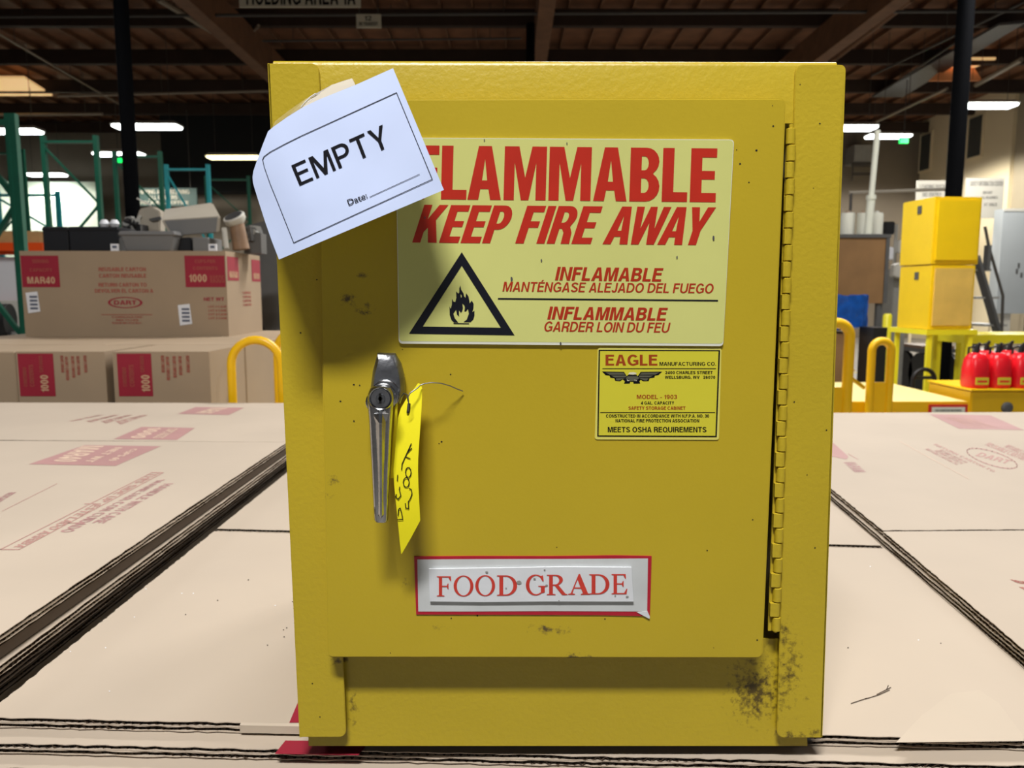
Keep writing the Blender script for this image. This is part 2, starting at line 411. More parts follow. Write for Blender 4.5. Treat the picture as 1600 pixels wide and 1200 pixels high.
    if ch == '2': return .58, [stroke_outline(arc(.29,.72,.29-s/2,.28-h/2,170,-30,14) + [(.36,.4),(.16,.2),(.08,h*.6)], s, h) , [(.0,0),(.58,0),(.58,h*.95),(.0,h*.95)]][:1] + [[(.12,-.001),(.58,-.001),(.58,h),(.2,h)]]
    if ch == '3': return .56, [stroke_outline(arc(.27,.745,.25-s*.3,.255-h/2,165,-70,14) + arc(.27,.27,.28-s*.4,.27-h/2,75,-165,14), s, h)]
    if ch == '4': return .6, [[(.34,0),(.34+s,0),(.34+s,.22),(.6,.22),(.6,.22+h),(.34+s,.22+h),(.34+s,1),(.34,1),(0,.22+h),(0,.22)], [(.34,.22+h),(.34,.74),(.14,.22+h)]]
    if ch == '7': return .56, [[(.1,0),(.1+s*1.1,0),(.56,.86),(.56,1),(0,1),(0,1-h),(.4,1-h)]]
    if ch in '69':
        con = [arc(.29,.5,.29,.515,35,180,14) + arc(.29,.32,.29,.335,180,470,24) + arc(.29,.5,.29-s,.515-h,150,40,10), arc(.29,.32,.29-s,.335-h,0,345,20)]
        return .58, con if ch == '6' else [[(.58 - x, 1 - y) for x, y in c] for c in con]
    return None
CAPH = []
def lettering(words, s=.15, gap=.09, space=.3):
    x = 0; V = []; Fs = []
    if not CAPH:
        v, f = curve_shape([[(0,0),(1,0),(1,1)]]); c = bpy.data.curves.new('words', 'FONT'); c.body = 'H'; c.fill_mode = 'FRONT'; CAPH.append(max(q[1] for q in grab(c)[0]))
    for ch in words:
        if ch == ' ': x += space; continue
        g = sans('E' if ch == 'É' else ch, s)
        if g: wd, con = g; v, f = curve_shape(con)
        else:
            c = bpy.data.curves.new('words', 'FONT'); c.body = ch; c.fill_mode = 'FRONT'; v, f = grab(c); k = 1/CAPH[0]
            x0 = min(q[0] for q in v); v = [((a - x0)*k, b_*k) for a, b_ in v]; wd = max(q[0] for q in v)
        k = len(V); V += [(a + x, b_) for a, b_ in v]; Fs += [[k + i for i in q] for q in f]
        if ch == 'É': k = len(V); V += [(x + .22, 1.06), (x + .34, 1.06), (x + .47, 1.22), (x + .31, 1.22)]; Fs += [[k, k + 1, k + 2, k + 3]]
        x += wd + gap
    return fit((V, Fs))
SERIF = {
 'F': [[(0,0),(.52,0),(.52,.04),(.36,.06),(.36,.47),(.68,.47),(.74,.36),(.79,.36),(.79,.64),(.74,.64),(.68,.53),(.36,.53),(.36,.94),(.78,.94),(.92,.76),(.97,.76),(.95,1),(0,1),(0,.96),(.14,.94),(.14,.06),(0,.04)]],
 'E': [[(0,0),(.95,0),(1,.27),(.95,.27),(.8,.06),(.35,.06),(.35,.48),(.65,.48),(.72,.37),(.77,.37),(.77,.65),(.72,.65),(.65,.54),(.35,.54),(.35,.94),(.75,.94),(.87,.77),(.92,.77),(.9,1),(0,1),(0,.96),(.13,.94),(.13,.06),(0,.04)]],
 'O': [arc(.5,.5,.5,.52,0,350,34), arc(.5,.5,.34,.47,0,350,34)],
 'D': [[(0,0)] + arc(.45,.5,.55,.5,-90,90,16) + [(0,1),(0,.96),(.12,.94),(.12,.06),(0,.04)], [(.31,.06)] + arc(.43,.5,.38,.44,-90,90,16) + [(.31,.94)]],
 'G': [[(.88,.98),(.8,.95)] + arc(.5,.5,.5,.52,62,308,26) + [(.97,.13),(.97,.4),(1.06,.42),(1.06,.46),(.64,.46),(.64,.42),(.77,.4),(.77,.12)] + arc(.53,.5,.35,.46,305,52,26) + [(.86,.68),(.92,.68)]],
 'R': [[(0,0),(.42,0),(.42,.04),(.29,.06),(.29,.46),(.38,.46),(.74,0),(1,0),(1,.04),(.9,.07),(.56,.49)] + arc(.42,.75,.36,.25,-50,90,10) + [(0,1),(0,.96),(.11,.94),(.11,.06),(0,.04)], [(.29,.52)] + arc(.4,.73,.2,.21,-90,90,8) + [(.29,.94)]],
 'A': [[(0,0),(.32,0),(.32,.04),(.2,.07),(.27,.3),(.6,.3),(.69,.07),(.59,.04),(.59,0),(1,0),(1,.04),(.92,.07),(.55,1.02),(.49,1.02),(.12,.07),(0,.04)], [(.295,.36),(.575,.36),(.435,.75)]]}

# ================================================================== THE SETTING
b = MB(); b.box((-16, -6, -.1), (16, 27, 0), 'floor')
b.box((2, 9.5, 0), (9, 9.62, .002), 'line_yellow'); b.box((2, 14.2, 0), (12, 14.32, .002), 'line_yellow')
b.build('floor', kind='structure')
ZD = 6.95
b = MB(); b.box((-16, -6, ZD), (16, 27, ZD + .1), 'wood_dark')
for i in range(int(32/.61)):
    x = -16 + i*.61; b.box((x - .022, -6, ZD - .11), (x + .022, 27, ZD), 'wood_beam')
b.build('ceiling', kind='structure')
y = 3.2; first = None
while y < 26:
    if first is None:
        b = MB(); b.box((-16, y - .07, ZD - .42), (16, y + .07, ZD - .11), 'wood_purlin')
        first = tag(b.build('roof_purlin', kind='structure'), 'dark timber purlin running across under the roof deck', 'beam', 'purlins under the roof deck', 'structure')
    else:
        o = first.copy(); o.location.y = y; COL.objects.link(o)
    y += 2.44
for x, l in ((-5.1, 'deep timber roof beam running back along the left columns'), (.55, 'deep timber roof beam running back above the middle column'), (6.0, 'deep timber roof beam running back along the right columns')):
    b = MB(); b.box((x - .13, 3, ZD - 1.0), (x + .13, 26, ZD - .42), 'wood_beam')
    tag(b.build('roof_beam', kind='structure'), l, 'beam', kind='structure')
# walls
b = MB(); b.box((-16, 25.5, 0), (15, 25.8, 7), 'wall_grey'); b.build('wall_back', kind='structure')
b = MB(); b.box((-16.2, -6, 0), (-16, 26, 7), 'wall_grey'); b.build('wall_left', kind='structure')
b = MB(); b.box((13.2, 20.9, 0), (13.5, 25.5, 7), 'wall_cream'); b.build('wall_right', kind='structure')
b = MB(); b.box((13.3, 20.0, 0), (15.9, 20.9, 7), 'wall_tan'); b.build('wall_right_pier', kind='structure')
# lit pale wall section on the left and the bay beside it, its shade put in as near-black colour
p0, p1 = at(-20, 372, 24.2), at(152, 284, 24.2)
b = MB(); b.box((p0.x - 1.5, 24.2, 0), (p1.x, 24.4, p1.z), 'wall_light'); b.build('wall_pale_section', kind='structure')
lamp((p1.x - 2.4, 22.6, 4.4), (1.6, .5), 42, (.93, 1, .94)).rotation_euler = (math.radians(40), 0, 0)
p0, p1 = at(255, 300, 23), at(445, 120, 23)
b = MB(); b.box((p0.x, 23, p0.z), (p1.x + 3, 24, 6.9), 'bay_shade'); b.box((p0.x, 23.6, 0), (p1.x + 3, 24, p0.z), 'wall_grey'); b.build('wall_dark_bay', kind='structure')
# vents high in the right wall
for i, (xa, xb, ya, yb) in enumerate(((1513, 1538, 190, 248), (1438, 1457, 216, 268))):
    pa, pb = atx(xa, yb, 13.2), atx(xb, ya, 13.2)
    b = MB(); y0, y1 = sorted((pa.y, pb.y))
    y0 = max(y0, 21.0)
    b.box((13.16, y0, pa.z), (13.21, y1, pa.z + 1.1), 'vent_dark')
    for e in ((y0 - .06, y0), (y1, y1 + .06)): b.box((13.14, e[0], pa.z - .06), (13.21, e[1], pa.z + 1.16), 'wall_cream')
    b.box((13.14, y0, pa.z - .06), (13.21, y1, pa.z), 'wall_cream')
    b.build('window_%d' % (i + 1), kind='structure')
# columns
def column(px, py, Y, r, lab):
    p = at(px, py, Y); b = MB(); b.lathe((p.x, Y, .012), [(r, 0), (r, ZD - 1.0)], 'column_black', 18)
    b.box((p.x - .16, Y - .16, 0), (p.x + .16, Y + .16, .012), 'column_black')
    tag(b.build('column', smooth=True, kind='structure'), lab, 'column', kind='structure')
column(198, 165, 8.2, .073, 'black steel roof column left of the cabinet')
column(1500, 150, 7.6, .075, 'black steel roof column behind the two yellow stacked cabinets')
column(829, 45, 13.5, .075, 'thin black steel column above the middle of the cabinet')
# roof pipes and braces
def pipe(name, a, c, r, m, lab, cat='pipe'):
    b = MB(); b.tube([a, c], r, m, 8)
    for k in (.12, .5, .88):
        p = a + (c - a)*k; b.tube([p, (p.x, p.y, ZD)], .007, 'pipe_dark', 5)
    tag(b.build(name, smooth=True), lab, cat)
zz = 6.1
pipe('sprinkler_pipe', atz(-200, 27, zz), atz(1800, 16, zz), .028, 'pipe_dark', 'long dark sprinkler pipe crossing the whole roof above the cabinet')
pipe('sprinkler_pipe', atz(410, 64, 6.3), atz(815, 60, 6.3), .02, 'pipe_dark', 'short thin pipe under the roof left of the middle column')
pipe('sprinkler_pipe', atz(90, 150, 6.2), atz(420, 142, 6.2), .03, 'pipe', 'pale pipe under the roof behind the left column')
pipe('sprinkler_pipe', atz(-60, 180, 5.9), atz(160, 178, 5.9), .035, 'pipe', 'pale pipe with red coupling over the green racks')
pipe('roof_brace', atz(247, -2, 6.5), atz(418, 101, 6.5), .055, 'pipe', 'pale diagonal roof brace rising leftwards from the cabinet top left corner', 'brace')
pipe('roof_brace', atz(1424, -2, 6.5), atz(1300, 95, 6.5), .06, 'wood_beam', 'brown diagonal roof brace over the cabinet top right corner', 'brace')
pipe('roof_strut', atz(306, 36, 6.5), atz(343, -4, 6.5), .03, 'pipe', 'short strut at the upper end of the pale left brace', 'brace')
pipe('roof_strut', atz(372, 73, 6.5), atz(404, 40, 6.5), .03, 'pipe', 'short strut at the lower end of the pale left brace', 'brace')
pipe('conduit', atz(-10, 48, 6.42), atz(195, 168, 6.42), .022, 'pipe', 'thin conduit slanting under the roof at the far left', 'conduit')
pipe('conduit', atz(1640, -16, 6.2), atz(1362, 118, 6.2), .022, 'pipe_dark', 'thin dark conduit slanting under the roof at the right', 'conduit')
pipe('conduit', atz(1500, 62, 6.3), atz(1395, 132, 6.3), .02, 'pipe_dark', 'thin conduit left of the right black column', 'conduit')
pipe('conduit', atz(1596, 93, 6.0), atz(1525, 133, 6.0), .05, 'pipe', 'pale pipe slanting beside the right skylight', 'pipe')
pipe('conduit', atz(1480, 138, 5.6), atz(1370, 190, 5.6), .03, 'pipe', 'pale conduit slanting above the far right lamps', 'conduit')
# insulated strip seen between the conduits on the right
b = MB(); b.add([atz(1362, 152, 6.4), atz(1400, 152, 6.4), atz(1600, 30, 6.4), atz(1560, 40, 6.4)], [(0, 1, 2, 3)], 'grey_metal')
q = [atz(1362, 152, 6.42), atz(1410, 152, 6.42), atz(1602, 36, 6.42), atz(1560, 40, 6.42)]
b = MB(); b.prism(q, (0, 0, .05), 'grey_dark'); tag(b.build('air_duct'), 'flat grey duct slanting up to the right under the roof', 'duct')
# skylights
b = MB(); q = [atz(-40, 150, 6.55), atz(82, 150, 6.55), atz(38, 122, 6.55), atz(-40, 122, 6.55)]
b.prism(q, (0, 0, .05), 'skylight_glow'); tag(b.build('skylight', kind='structure'), 'glowing skylight at the far left of the roof', 'skylight', kind='structure')
b = MB(); q = [atz(1475, 107, 6.6), atz(1520, 107, 6.6), atz(1556, 93, 6.6), atz(1490, 93, 6.6)]
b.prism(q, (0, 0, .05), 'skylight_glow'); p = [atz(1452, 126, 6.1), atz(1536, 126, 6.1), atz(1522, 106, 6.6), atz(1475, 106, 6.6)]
b.prism(p, (0, .06, 0), 'glowing_wood'); tag(b.build('skylight', kind='structure'), 'glowing skylight behind the right black column', 'skylight', kind='structure')
# hanging signs under the roof
def hang_sign(name, x0, y0, x1, y1, Y, lines, lab, m='sign_board', ink='ink', drop=0.6, bold=.02):
    pa, pb = at(x0, y1, Y), at(x1, y0, Y); t = thing(name, lab, 'sign', (pa.x, Y, pa.z))
    b = MB(); b.box((pa.x, Y, pa.z), (pb.x, Y + .03, pb.z), m)
    P = lambda u, v: Vector((pa.x + u*(pb.x - pa.x), Y - .006, pa.z + v*(pb.z - pa.z)))
    for s, u0, u1, v0, v1 in lines: b.flat(lettering(s, .17), [(u0, v0), (u1, v0), (u1, v1), (u0, v1)], P, ink)
    b.build('board', t)
    for u in (.12, .88):
        b = MB(); x = pa.x + u*(pb.x - pa.x); b.tube([(x, Y + .015, pb.z), (x, Y + .015, ZD)], .008, 'pipe_dark', 6); b.build('hanger_rod', t)
    return t
hang_sign('hanging_sign', 374, -46, 562, 11, 12.5, [('HOLDING AREA 1A', .06, .96, .05, .60)], 'cream HOLDING AREA sign cut by the top of the picture', drop=.5)
hang_sign('hanging_sign', 557, 22, 595, 43, 12.6, [('12', .34, .62, .5, .86), ('IN TRANSIT', .12, .88, .14, .4)], 'small cream sign with two dark lines hanging under the roof', drop=.3, bold=.01)
p0, p1 = at(203, 322, 22), at(308, 294, 22)
b = MB(); b.box((p0.x, 21.95, p0.z), (p1.x, 22, p1.z), 'sign_green')
P = lambda u, v: Vector((p0.x + u*(p1.x - p0.x), 21.93, p0.z + v*(p1.z - p0.z)))
for s, v0, v1, u0, u1 in (('SHIPPING AND RECEIVING', .66, .9, .12, .9), ('ALL DRIVERS', .36, .58, .3, .72), ('CHECK IN AT OFFICE', .08, .28, .12, .88)):
    b.flat(lettering(s, .16), [(u0, v0), (u1, v0), (u1, v1), (u0, v1)], P, 'sign_board')
for u in (.1, .9):
    x = p0.x + u*(p1.x - p0.x); b.tube([(x, 22.0, p1.z), (x, 22.0, 6.5)], .012, 'pipe_dark', 6)
tag(b.build('wall_sign'), 'dark green sign with pale lines of writing behind the blue rack frame', 'sign')

# ------------------------------------------------------------------ lamps one can see
def fixture(loc, lab, m='lamp_tube', L=1.25, power=60, zc=ZD):
    x, y, z = loc; t = thing('highbay_lamp', lab, 'ceiling lamp', loc, 'strip lamps hanging from the roof')
    b = MB(); b.prism([(x - L/2, y - .22, z + .02), (x + L/2, y - .22, z + .02), (x + L/2 - .08, y - .12, z + .1), (x - L/2 + .08, y - .12, z + .1)], (0, .44, 0), 'grey_light'); b.build('housing', t)
    b = MB(); b.box((x - L/2 + .02, y - .2, z - .035), (x + L/2 - .02, y + .2, z + .02), m); b.build('diffuser', t, bevel=.02)
    for s in (-1, 1):
        b = MB(); b.tube([(x + s*L*.35, y, z + .1), (x + s*L*.35, y, zc)], .006, 'pipe_dark', 6); b.build('hanging_cable', t)
    if power:          # the tubes throw their light wide to the sides as well as down
        d = bpy.data.lights.new('lamp_light', 'SPOT'); d.energy = power*4; d.spot_size = math.radians(172); d.spot_blend = .15; d.shadow_soft_size = .25
        d.color = (1, .96, .88); l = bpy.data.objects.new('lamp_light', d); l.location = (x, y, z - .3); COL.objects.link(l)
ZL = 5.0
for px, py, lab, m, L, pw in ((230, 198, 'bright strip lamp crossing behind the left black column', 'lamp_tube', 1.4, 40),
        (186, 241, 'white strip lamp above the small green exit light on the left', 'lamp_tube', 1.25, 60), (72, 273, 'small white strip lamp low between the green racks', 'lamp_tube', 1.15, 60),
        (20, 205, 'bright strip lamp behind the tallest green rack post', 'lamp_tube', 1.2, 50), (366, 246, 'dim yellowish strip lamp left of the paper sheet', 'lamp_warm', 1.4, 0),
        (1330, 200, 'strip lamp half hidden by the cabinet right edge', 'lamp_tube', 1.05, 150), (1388, 213, 'strip lamp with a green exit light under its right end', 'lamp_tube', 1.15, 150),
        (1545, 165, 'strip lamp right of the right black column', 'lamp_tube', 1.15, 190)):
    p = atz(px, py, 5.6 if px > 1350 else ZL); fixture(p, lab, m, L, pw, 6.41 if px > 1500 else ZD)
def exit_light(px, py, Y, w, h, lab):
    p = at(px, py, Y); b = MB(); b.box((p.x - w/2, Y, p.z - h/2), (p.x + w/2, Y + .06, p.z + h/2), 'exit_green'); b.tube([(p.x, Y + .03, p.z + h/2), (p.x, Y + .03, 6.41 if px > 800 else ZD)], .01, 'pipe_dark', 6)
    tag(b.build('exit_light'), lab, 'exit light')
exit_light(1413, 219, 18.6, .2, .13, 'green exit light under the right far lamp')
exit_light(184, 250, 21, .18, .12, 'green exit light beside the left black column')

# ================================================================== FLATTENED CARTONS IN FRONT
def edge_pts(a, c, n, j, keep=True):
    a, c = Vector(a), Vector(c); d = (c - a); nrm = Vector((-d.y, d.x)).normalized()
    return [a + d*(i/n) + nrm*(random.uniform(-j, j) if 0 < i < n else 0) for i in range(n)]
def sheet(lab, cor, zt, walls=2, tw=.005, flutes=(0, 1, 3), jit=.0012, prints=None, group='flattened cartons', top='kraft', fold=None, name='flattened_carton'):
    """cor = near-left, near-right, far-right, far-left in plan; every wall is liner, fluted core, liner"""
    zt = ZC + zt; b = MB()
    cen = sum((Vector(c) for c in cor), Vector((0, 0)))/4
    for wv in range(walls):
        z1 = zt - wv*tw; z0 = z1 - tw
        for (za, zb) in ((z1 - .0007, z1), (z0 + .0002, z0 + .0009)):
            out = []
            for k in range(4): out += edge_pts(cor[k], cor[(k + 1) % 4], 110 if k in flutes else 8, jit*.6 if k in flutes else .0002)
            b.prism([(p.x, p.y, za) for p in out], (0, 0, zb - za), top)
        ins = [Vector(c) + (cen - Vector(c)).normalized()*.012 for c in cor]
        b.prism([(p.x, p.y, z0 + .0009) for p in ins], (0, 0, tw - .0016), 'core')
        zm = (z0 + z1)/2; am = tw/2 - .0008
        for k in flutes:
            a, c = Vector(cor[k]), Vector(cor[(k + 1) % 4]); d = c - a; L = d.length; d.normalize(); nr = Vector((-d.y, d.x))
            if nr.dot(cen - a) < 0: nr = -nr
            n = int(L/.0013); V = []; Fs = []; ph = random.random()*6
            for i in range(n + 1):
                s = L*i/n; z = zm + am*math.sin(2*math.pi*s/.0072 + ph); p = a + d*s
                w0 = .0012 + .0012*math.sin(s*23 + ph) + random.uniform(-.0006, .0006)
                for ww in (w0, .016):
                    q = p + nr*ww; V.append((q.x, q.y, z))
                if i: Fs.append((2*i - 2, 2*i - 1, 2*i + 1, 2*i))
            b.add(V, Fs, 'cut_edge')
    if fold:
        (xa, xb) = fold; a, c = Vector(cor[0]), Vector(cor[1]); d = (c - a)
        pa = a + d*((xa - a.x)/d.x); pb = a + d*((xb - a.x)/d.x); nr = Vector((d.y, -d.x)).normalized()
        zb = zt - tw*walls
        ring = lambda p: [Vector((p.x, p.y, zt + .0002)), Vector((p.x + nr.x*.0025, p.y + nr.y*.0025, zt - .001)), Vector((p.x + nr.x*.003, p.y + nr.y*.003, zb + .002)), Vector((p.x, p.y, zb + .0012))]
        b.loft([ring(pa), ring(pb)], 'kraft_pale')
    if prints: prints(b, lambda u, v: atz(u, v, zt + .0004))
    return tag(b.build(name), lab, 'flattened carton', group)
T180 = lambda q: [q[2], q[3], q[0], q[1]]
def strokes(b, P, lines, wpx, m):
    for pts in lines:
        pts = [Vector(p) for p in pts]
        for a, c in zip(pts, pts[1:]):
            n = Vector((-(c - a).y, (c - a).x)); n = n.normalized()*wpx/2 if n.length else n; e = (c - a).normalized()*wpx*.3
            b.poly([P(*(a - n - e)), P(*(c - n + e)), P(*(c + n + e)), P(*(a + n - e))], m)
def z1(x, y): return (x*.3, 610 + y*.3)
def z3(x, y): return (1180 + x*.2625, 620 + y*.2625)
def print_left(b, P):
    b.poly([P(*z1(*q)) for q in ((150, 384), (602, 393), (838, 290), (440, 285))], 'print_faded')
    P2 = lambda u, v: P(u, v) + Vector((0, 0, .0003))
    b.flat(lettering('MAR40', .2), [z1(425, 290), z1(270, 370), z1(390, 374), z1(545, 290)], P2, 'print_pale')
    b.flat(lettering('NET WT', .2), [z1(600, 298), z1(435, 372), z1(480, 374), z1(640, 298)], P2, 'print_pale')
    b.flat(lettering('CUPS 40', .2), [z1(690, 305), z1(560, 366), z1(600, 368), z1(720, 305)], P2, 'print_pale')
    strokes(b, P, [[z1(*q) for q in ((2, 828), (100, 828), (850, 428), (790, 428), (2, 828))], [z1(*q) for q in ((330, 690), (440, 690))], [z1(*q) for q in ((440, 590), (525, 590))]], 1.1, 'print_line')
    b.flat(lettering('THIS SIDE UP  ESTE LADO ARRIBA', .2), [z1(790, 432), z1(70, 815), z1(110, 822), z1(830, 432)], P, 'print_line')
    b.flat(lettering('MANEJAR CON CUIDADO', .2), [z1(815, 470), z1(305, 738), z1(372, 738), z1(862, 463)], P, 'print_faded')
    b.flat(lettering('HANDLE WITH CARE', .2), [z1(855, 486), z1(478, 690), z1(540, 692), z1(905, 484)], P, 'print_faded')
    strokes(b, P, [[z1(295 - 12*i, 486 + 6*i), z1(288 - 12*i, 490 + 6*i)] for i in range(0, 24, 1)], 1.0, 'print_line')
    b.flat(lettering('REUSABLE', .2), [z1(45, 532), z1(-60, 590), z1(-15, 592), z1(85, 530)], P, 'print_faded')
def print_left_back(b, P):
    P2 = lambda u, v: P(u, v) + Vector((0, 0, .0003))
    b.poly([P(*z1(*q)) for q in ((592, 253), (920, 258), (1015, 195), (737, 190))], 'print_faded')
    b.flat(lettering('1000', .2), [z1(780, 196), z1(670, 248), z1(745, 250), z1(850, 196)], P2, 'print_pale')
    b.flat(lettering('CUPS VASOS', .2), [z1(880, 200), z1(790, 248), z1(850, 250), z1(930, 200)], P2, 'print_pale')
    b.poly([P(*z1(*q)) for q in ((925, 122), (1190, 128), (1272, 90), (1020, 86))], 'print_faded')
    b.flat(lettering('MAR40', .2), [z1(1100, 92), z1(1010, 118), z1(1100, 121), z1(1190, 92)], P2, 'print_pale')
    for k, (xa, xb) in enumerate(((540, 355), (620, 445), (690, 525), (770, 600))):
        b.flat(lettering('REUSABLE CARTON', .2), [z1(xa - 30, 128), z1(xb, 160), z1(xb + 30, 160 + 6*k), z1(xa, 128)], P, 'print_line')
def print_right_back(b, P):
    P2 = lambda u, v: P(u, v) + Vector((0, 0, .0003))
    b.poly([P(*z3(*q)) for q in ((1035, 103), (1400, 110), (1600, 198), (1212, 190))], 'print_faded')
    b.flat(lettering('MAR40', .2), [z3(1120, 120), z3(1260, 122), z3(1450, 185), z3(1290, 182)][::1], P2, 'print_line')
    ov = [z3(1410 + 150*math.cos(a) + 0*math.sin(a), 366 + 60*math.cos(a)*.72 + 42*math.sin(a)) for a in [2*math.pi*i/28 for i in range(29)]]
    strokes(b, P, [ov], 1.6, 'print_line')
    b.flat(lettering('DART', .2), [z3(1310, 350), z3(1500, 400), z3(1530, 380), z3(1345, 330)], P, 'print_line')
    for x0, y0, x1, y1 in ((1060, 285, 1415, 448), (1010, 312, 1195, 405), (1065, 322, 1225, 400), (1090, 318, 1250, 395)):
        b.flat(lettering('RETURN CARTON TO', .2), [z3(x0, y0), z3(x1, y1), z3(x1 + 18, y1 - 6), z3(x0 + 18, y0 - 6)], P, 'print_line')
    for x0, y0, x1, y1 in ((1365, 280, 1590, 372), (1480, 292, 1640, 360)):
        b.flat(lettering('REUSABLE CARTON', .2), [z3(x0, y0 + 6), z3(x1, y1 + 6), z3(x1 + 30, y1 - 14), z3(x0 + 30, y0 - 8)], P, 'print_line')
    strokes(b, P, [[z3(860, 265), z3(1270, 488)]], .8, 'print_pale')
    b.poly([P(*z3(*q)) for q in ((420, 255), (470, 278), (555, 355), (545, 372), (400, 345))], 'print_faded')
    b.flat(lettering('MAR40', .2), [z3(590, 448), z3(520, 388), z3(595, 388), z3(662, 447)][::1], P, 'print_faded')
    strokes(b, P, [[z3(555, 340), z3(612, 372)]], 1, 'print_line')
def print_right(b, P):
    b.flat(lettering('REUSABLE CARTON', .2), [(1590, 911), (1660, 922), (1660, 917), (1578, 905)], P, 'box_red')
    b.flat(lettering('DART', .2), [(1602, 922), (1650, 930), (1650, 922), (1592, 917)], P, 'box_red')
def print_center(b, P):
    b.poly([P(*q) for q in ((452, 1129), (470, 1129), (560, 1110), (560, 1096), (466, 1096))], 'print_red')
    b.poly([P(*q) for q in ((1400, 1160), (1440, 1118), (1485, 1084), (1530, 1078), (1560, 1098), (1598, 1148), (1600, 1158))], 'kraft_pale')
    strokes(b, P, [[(1352, 1092), (1372, 1086), (1390, 1078)], [(1370, 1085), (1392, 1074)], [(1385, 1078), (1388, 1071)], [(1330, 1099), (1354, 1091)]], 1.4, 'cut_edge')
    for x, y in ((482, 983), (448, 981), (443, 984), (444, 995), (418, 1008), (388, 906), (290, 960), (340, 938), (1325, 1012), (1470, 1005)):
        b.poly([P(x - 1.2, y), P(x, y + 1), P(x + 1.3, y), P(x, y - 1)], 'core')
    for x, y in ((228, 920), (284, 927), (302, 927), (430, 946), (210, 964), (165, 1012), (110, 1018), (171, 1080), (1435, 1000), (1360, 885)):
        b.poly([P(x - 1.4, y), P(x, y + .9), P(x + 1.5, y), P(x, y - .9)], 'label_white')
def print_under(b, P):
    b.poly([P(*q) for q in ((429, 1178), (560, 1180), (578, 1158), (446, 1157))], 'print_red')

XR = -.5
LF = [(-1.72, .46), (XR, .46), (XR - .002, 1.688), (-1.72, 1.722)]
LBK = [(-1.72, 1.734), (XR - .002, 1.6895), (XR - .004, 2.297), (-1.72, 2.31)]
sheet('flattened carton printed HANDLE WITH CARE, topmost at the left front', LF, -.332, prints=print_left)
sheet('flattened carton topmost at the left back beneath two faded red labels', LBK, -.332, flutes=(0, 1), prints=print_left_back)
b = MB(); b.box((-1.7, .46, ZC - .3598), (XR - .003, 2.27, ZC - .3422), 'kraft_shade')
tag(b.build('flattened_carton', bevel=.003), 'flattened carton with a smooth folded edge coloured dark for shade, second from the top of the left stack', 'flattened carton', 'flattened cartons')
for k, (l, dx, z) in enumerate((('third', .003, -.360), ('fourth', .002, -.3707), ('fifth', -.003, -.3814), ('sixth', -.014, -.3921))):
    sheet('flattened carton, %s from the top in the edge of the left stack' % l, [(-1.7, .46), (XR + dx, .46), (XR + dx - .006, 2.28), (-1.7, 2.28)], z, walls=2, tw=.00535, flutes=(1,), top='kraft' if k == 0 else 'kraft_shade')  # lower liners coloured dark for the shade between the stacks
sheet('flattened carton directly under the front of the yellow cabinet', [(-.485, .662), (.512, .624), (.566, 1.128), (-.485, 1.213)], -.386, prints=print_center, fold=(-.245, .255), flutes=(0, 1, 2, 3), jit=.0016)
sheet('flattened carton behind the cabinet between the left and right stacks', [(-.485, 1.226), (.567, 1.141), (.67, 2.3), (-.485, 2.3)], -.3855, flutes=(0, 1, 3))
sheet('flattened carton with a dark red label under the front edge of the top one', [(-.485, .640), (.50, .604), (.63, 2.28), (-.485, 2.28)], -.397, prints=print_under, jit=.0018)
sheet('flattened carton lowest at the bottom edge of the picture', [(-.485, .622), (.50, .588), (.63, 2.28), (-.485, 2.28)], -.4085, jit=.0018, flutes=(0,))
sheet('flattened carton topmost at the right front beside the cabinet', [(.514, .56), (1.5, .50), (1.55, 1.19), (.582, 1.168)], -.372, prints=print_right, jit=.0012)
sheet('flattened carton printed with an oval logo, topmost at the right back', [(.584, 1.174), (1.55, 1.197), (1.75, 2.38), (.70, 2.355)], -.372, prints=print_right_back, jit=.0022, flutes=(0, 3))
sheet('flattened carton, second from the top of the right stack', [(.517, .56), (1.5, .50), (1.72, 2.36), (.697, 2.34)], -.3822, flutes=(3,))
sheet('flattened carton, third from the top of the right stack', [(.513, .56), (1.5, .50), (1.72, 2.36), (.693, 2.34)], -.3924, flutes=(3,))
def bulk(cor, ztop, lab):
    b = MB(); z = 0; zt = ZC + ztop; n = int(zt/.0105)
    for i in range(n):
        c = [Vector(q) + Vector((random.uniform(-.004, .004), random.uniform(-.004, .004))) for q in cor]
        b.prism([(p.x, p.y, zt*i/n) for p in c], (0, 0, zt/n - .0006 if i < n - 1 else zt/n), 'kraft')
    tag(b.build('carton_stack'), lab, 'cardboard stack', 'lower layers of flattened cartons', 'stuff')
bulk([(-1.7, .47), (XR - .02, .47), (XR - .02, 2.26), (-1.7, 2.26)], -.4029, 'lower layers of the flattened carton stack on the left')
bulk([(-.475, .65), (.49, .615), (.61, 2.25), (-.475, 2.25)], -.4185, 'lower layers of the flattened carton stack beneath the cabinet')
bulk([(.54, .58), (1.48, .52), (1.7, 2.34), (.72, 2.32)], -.4026, 'lower layers of the flattened carton stack on the right')

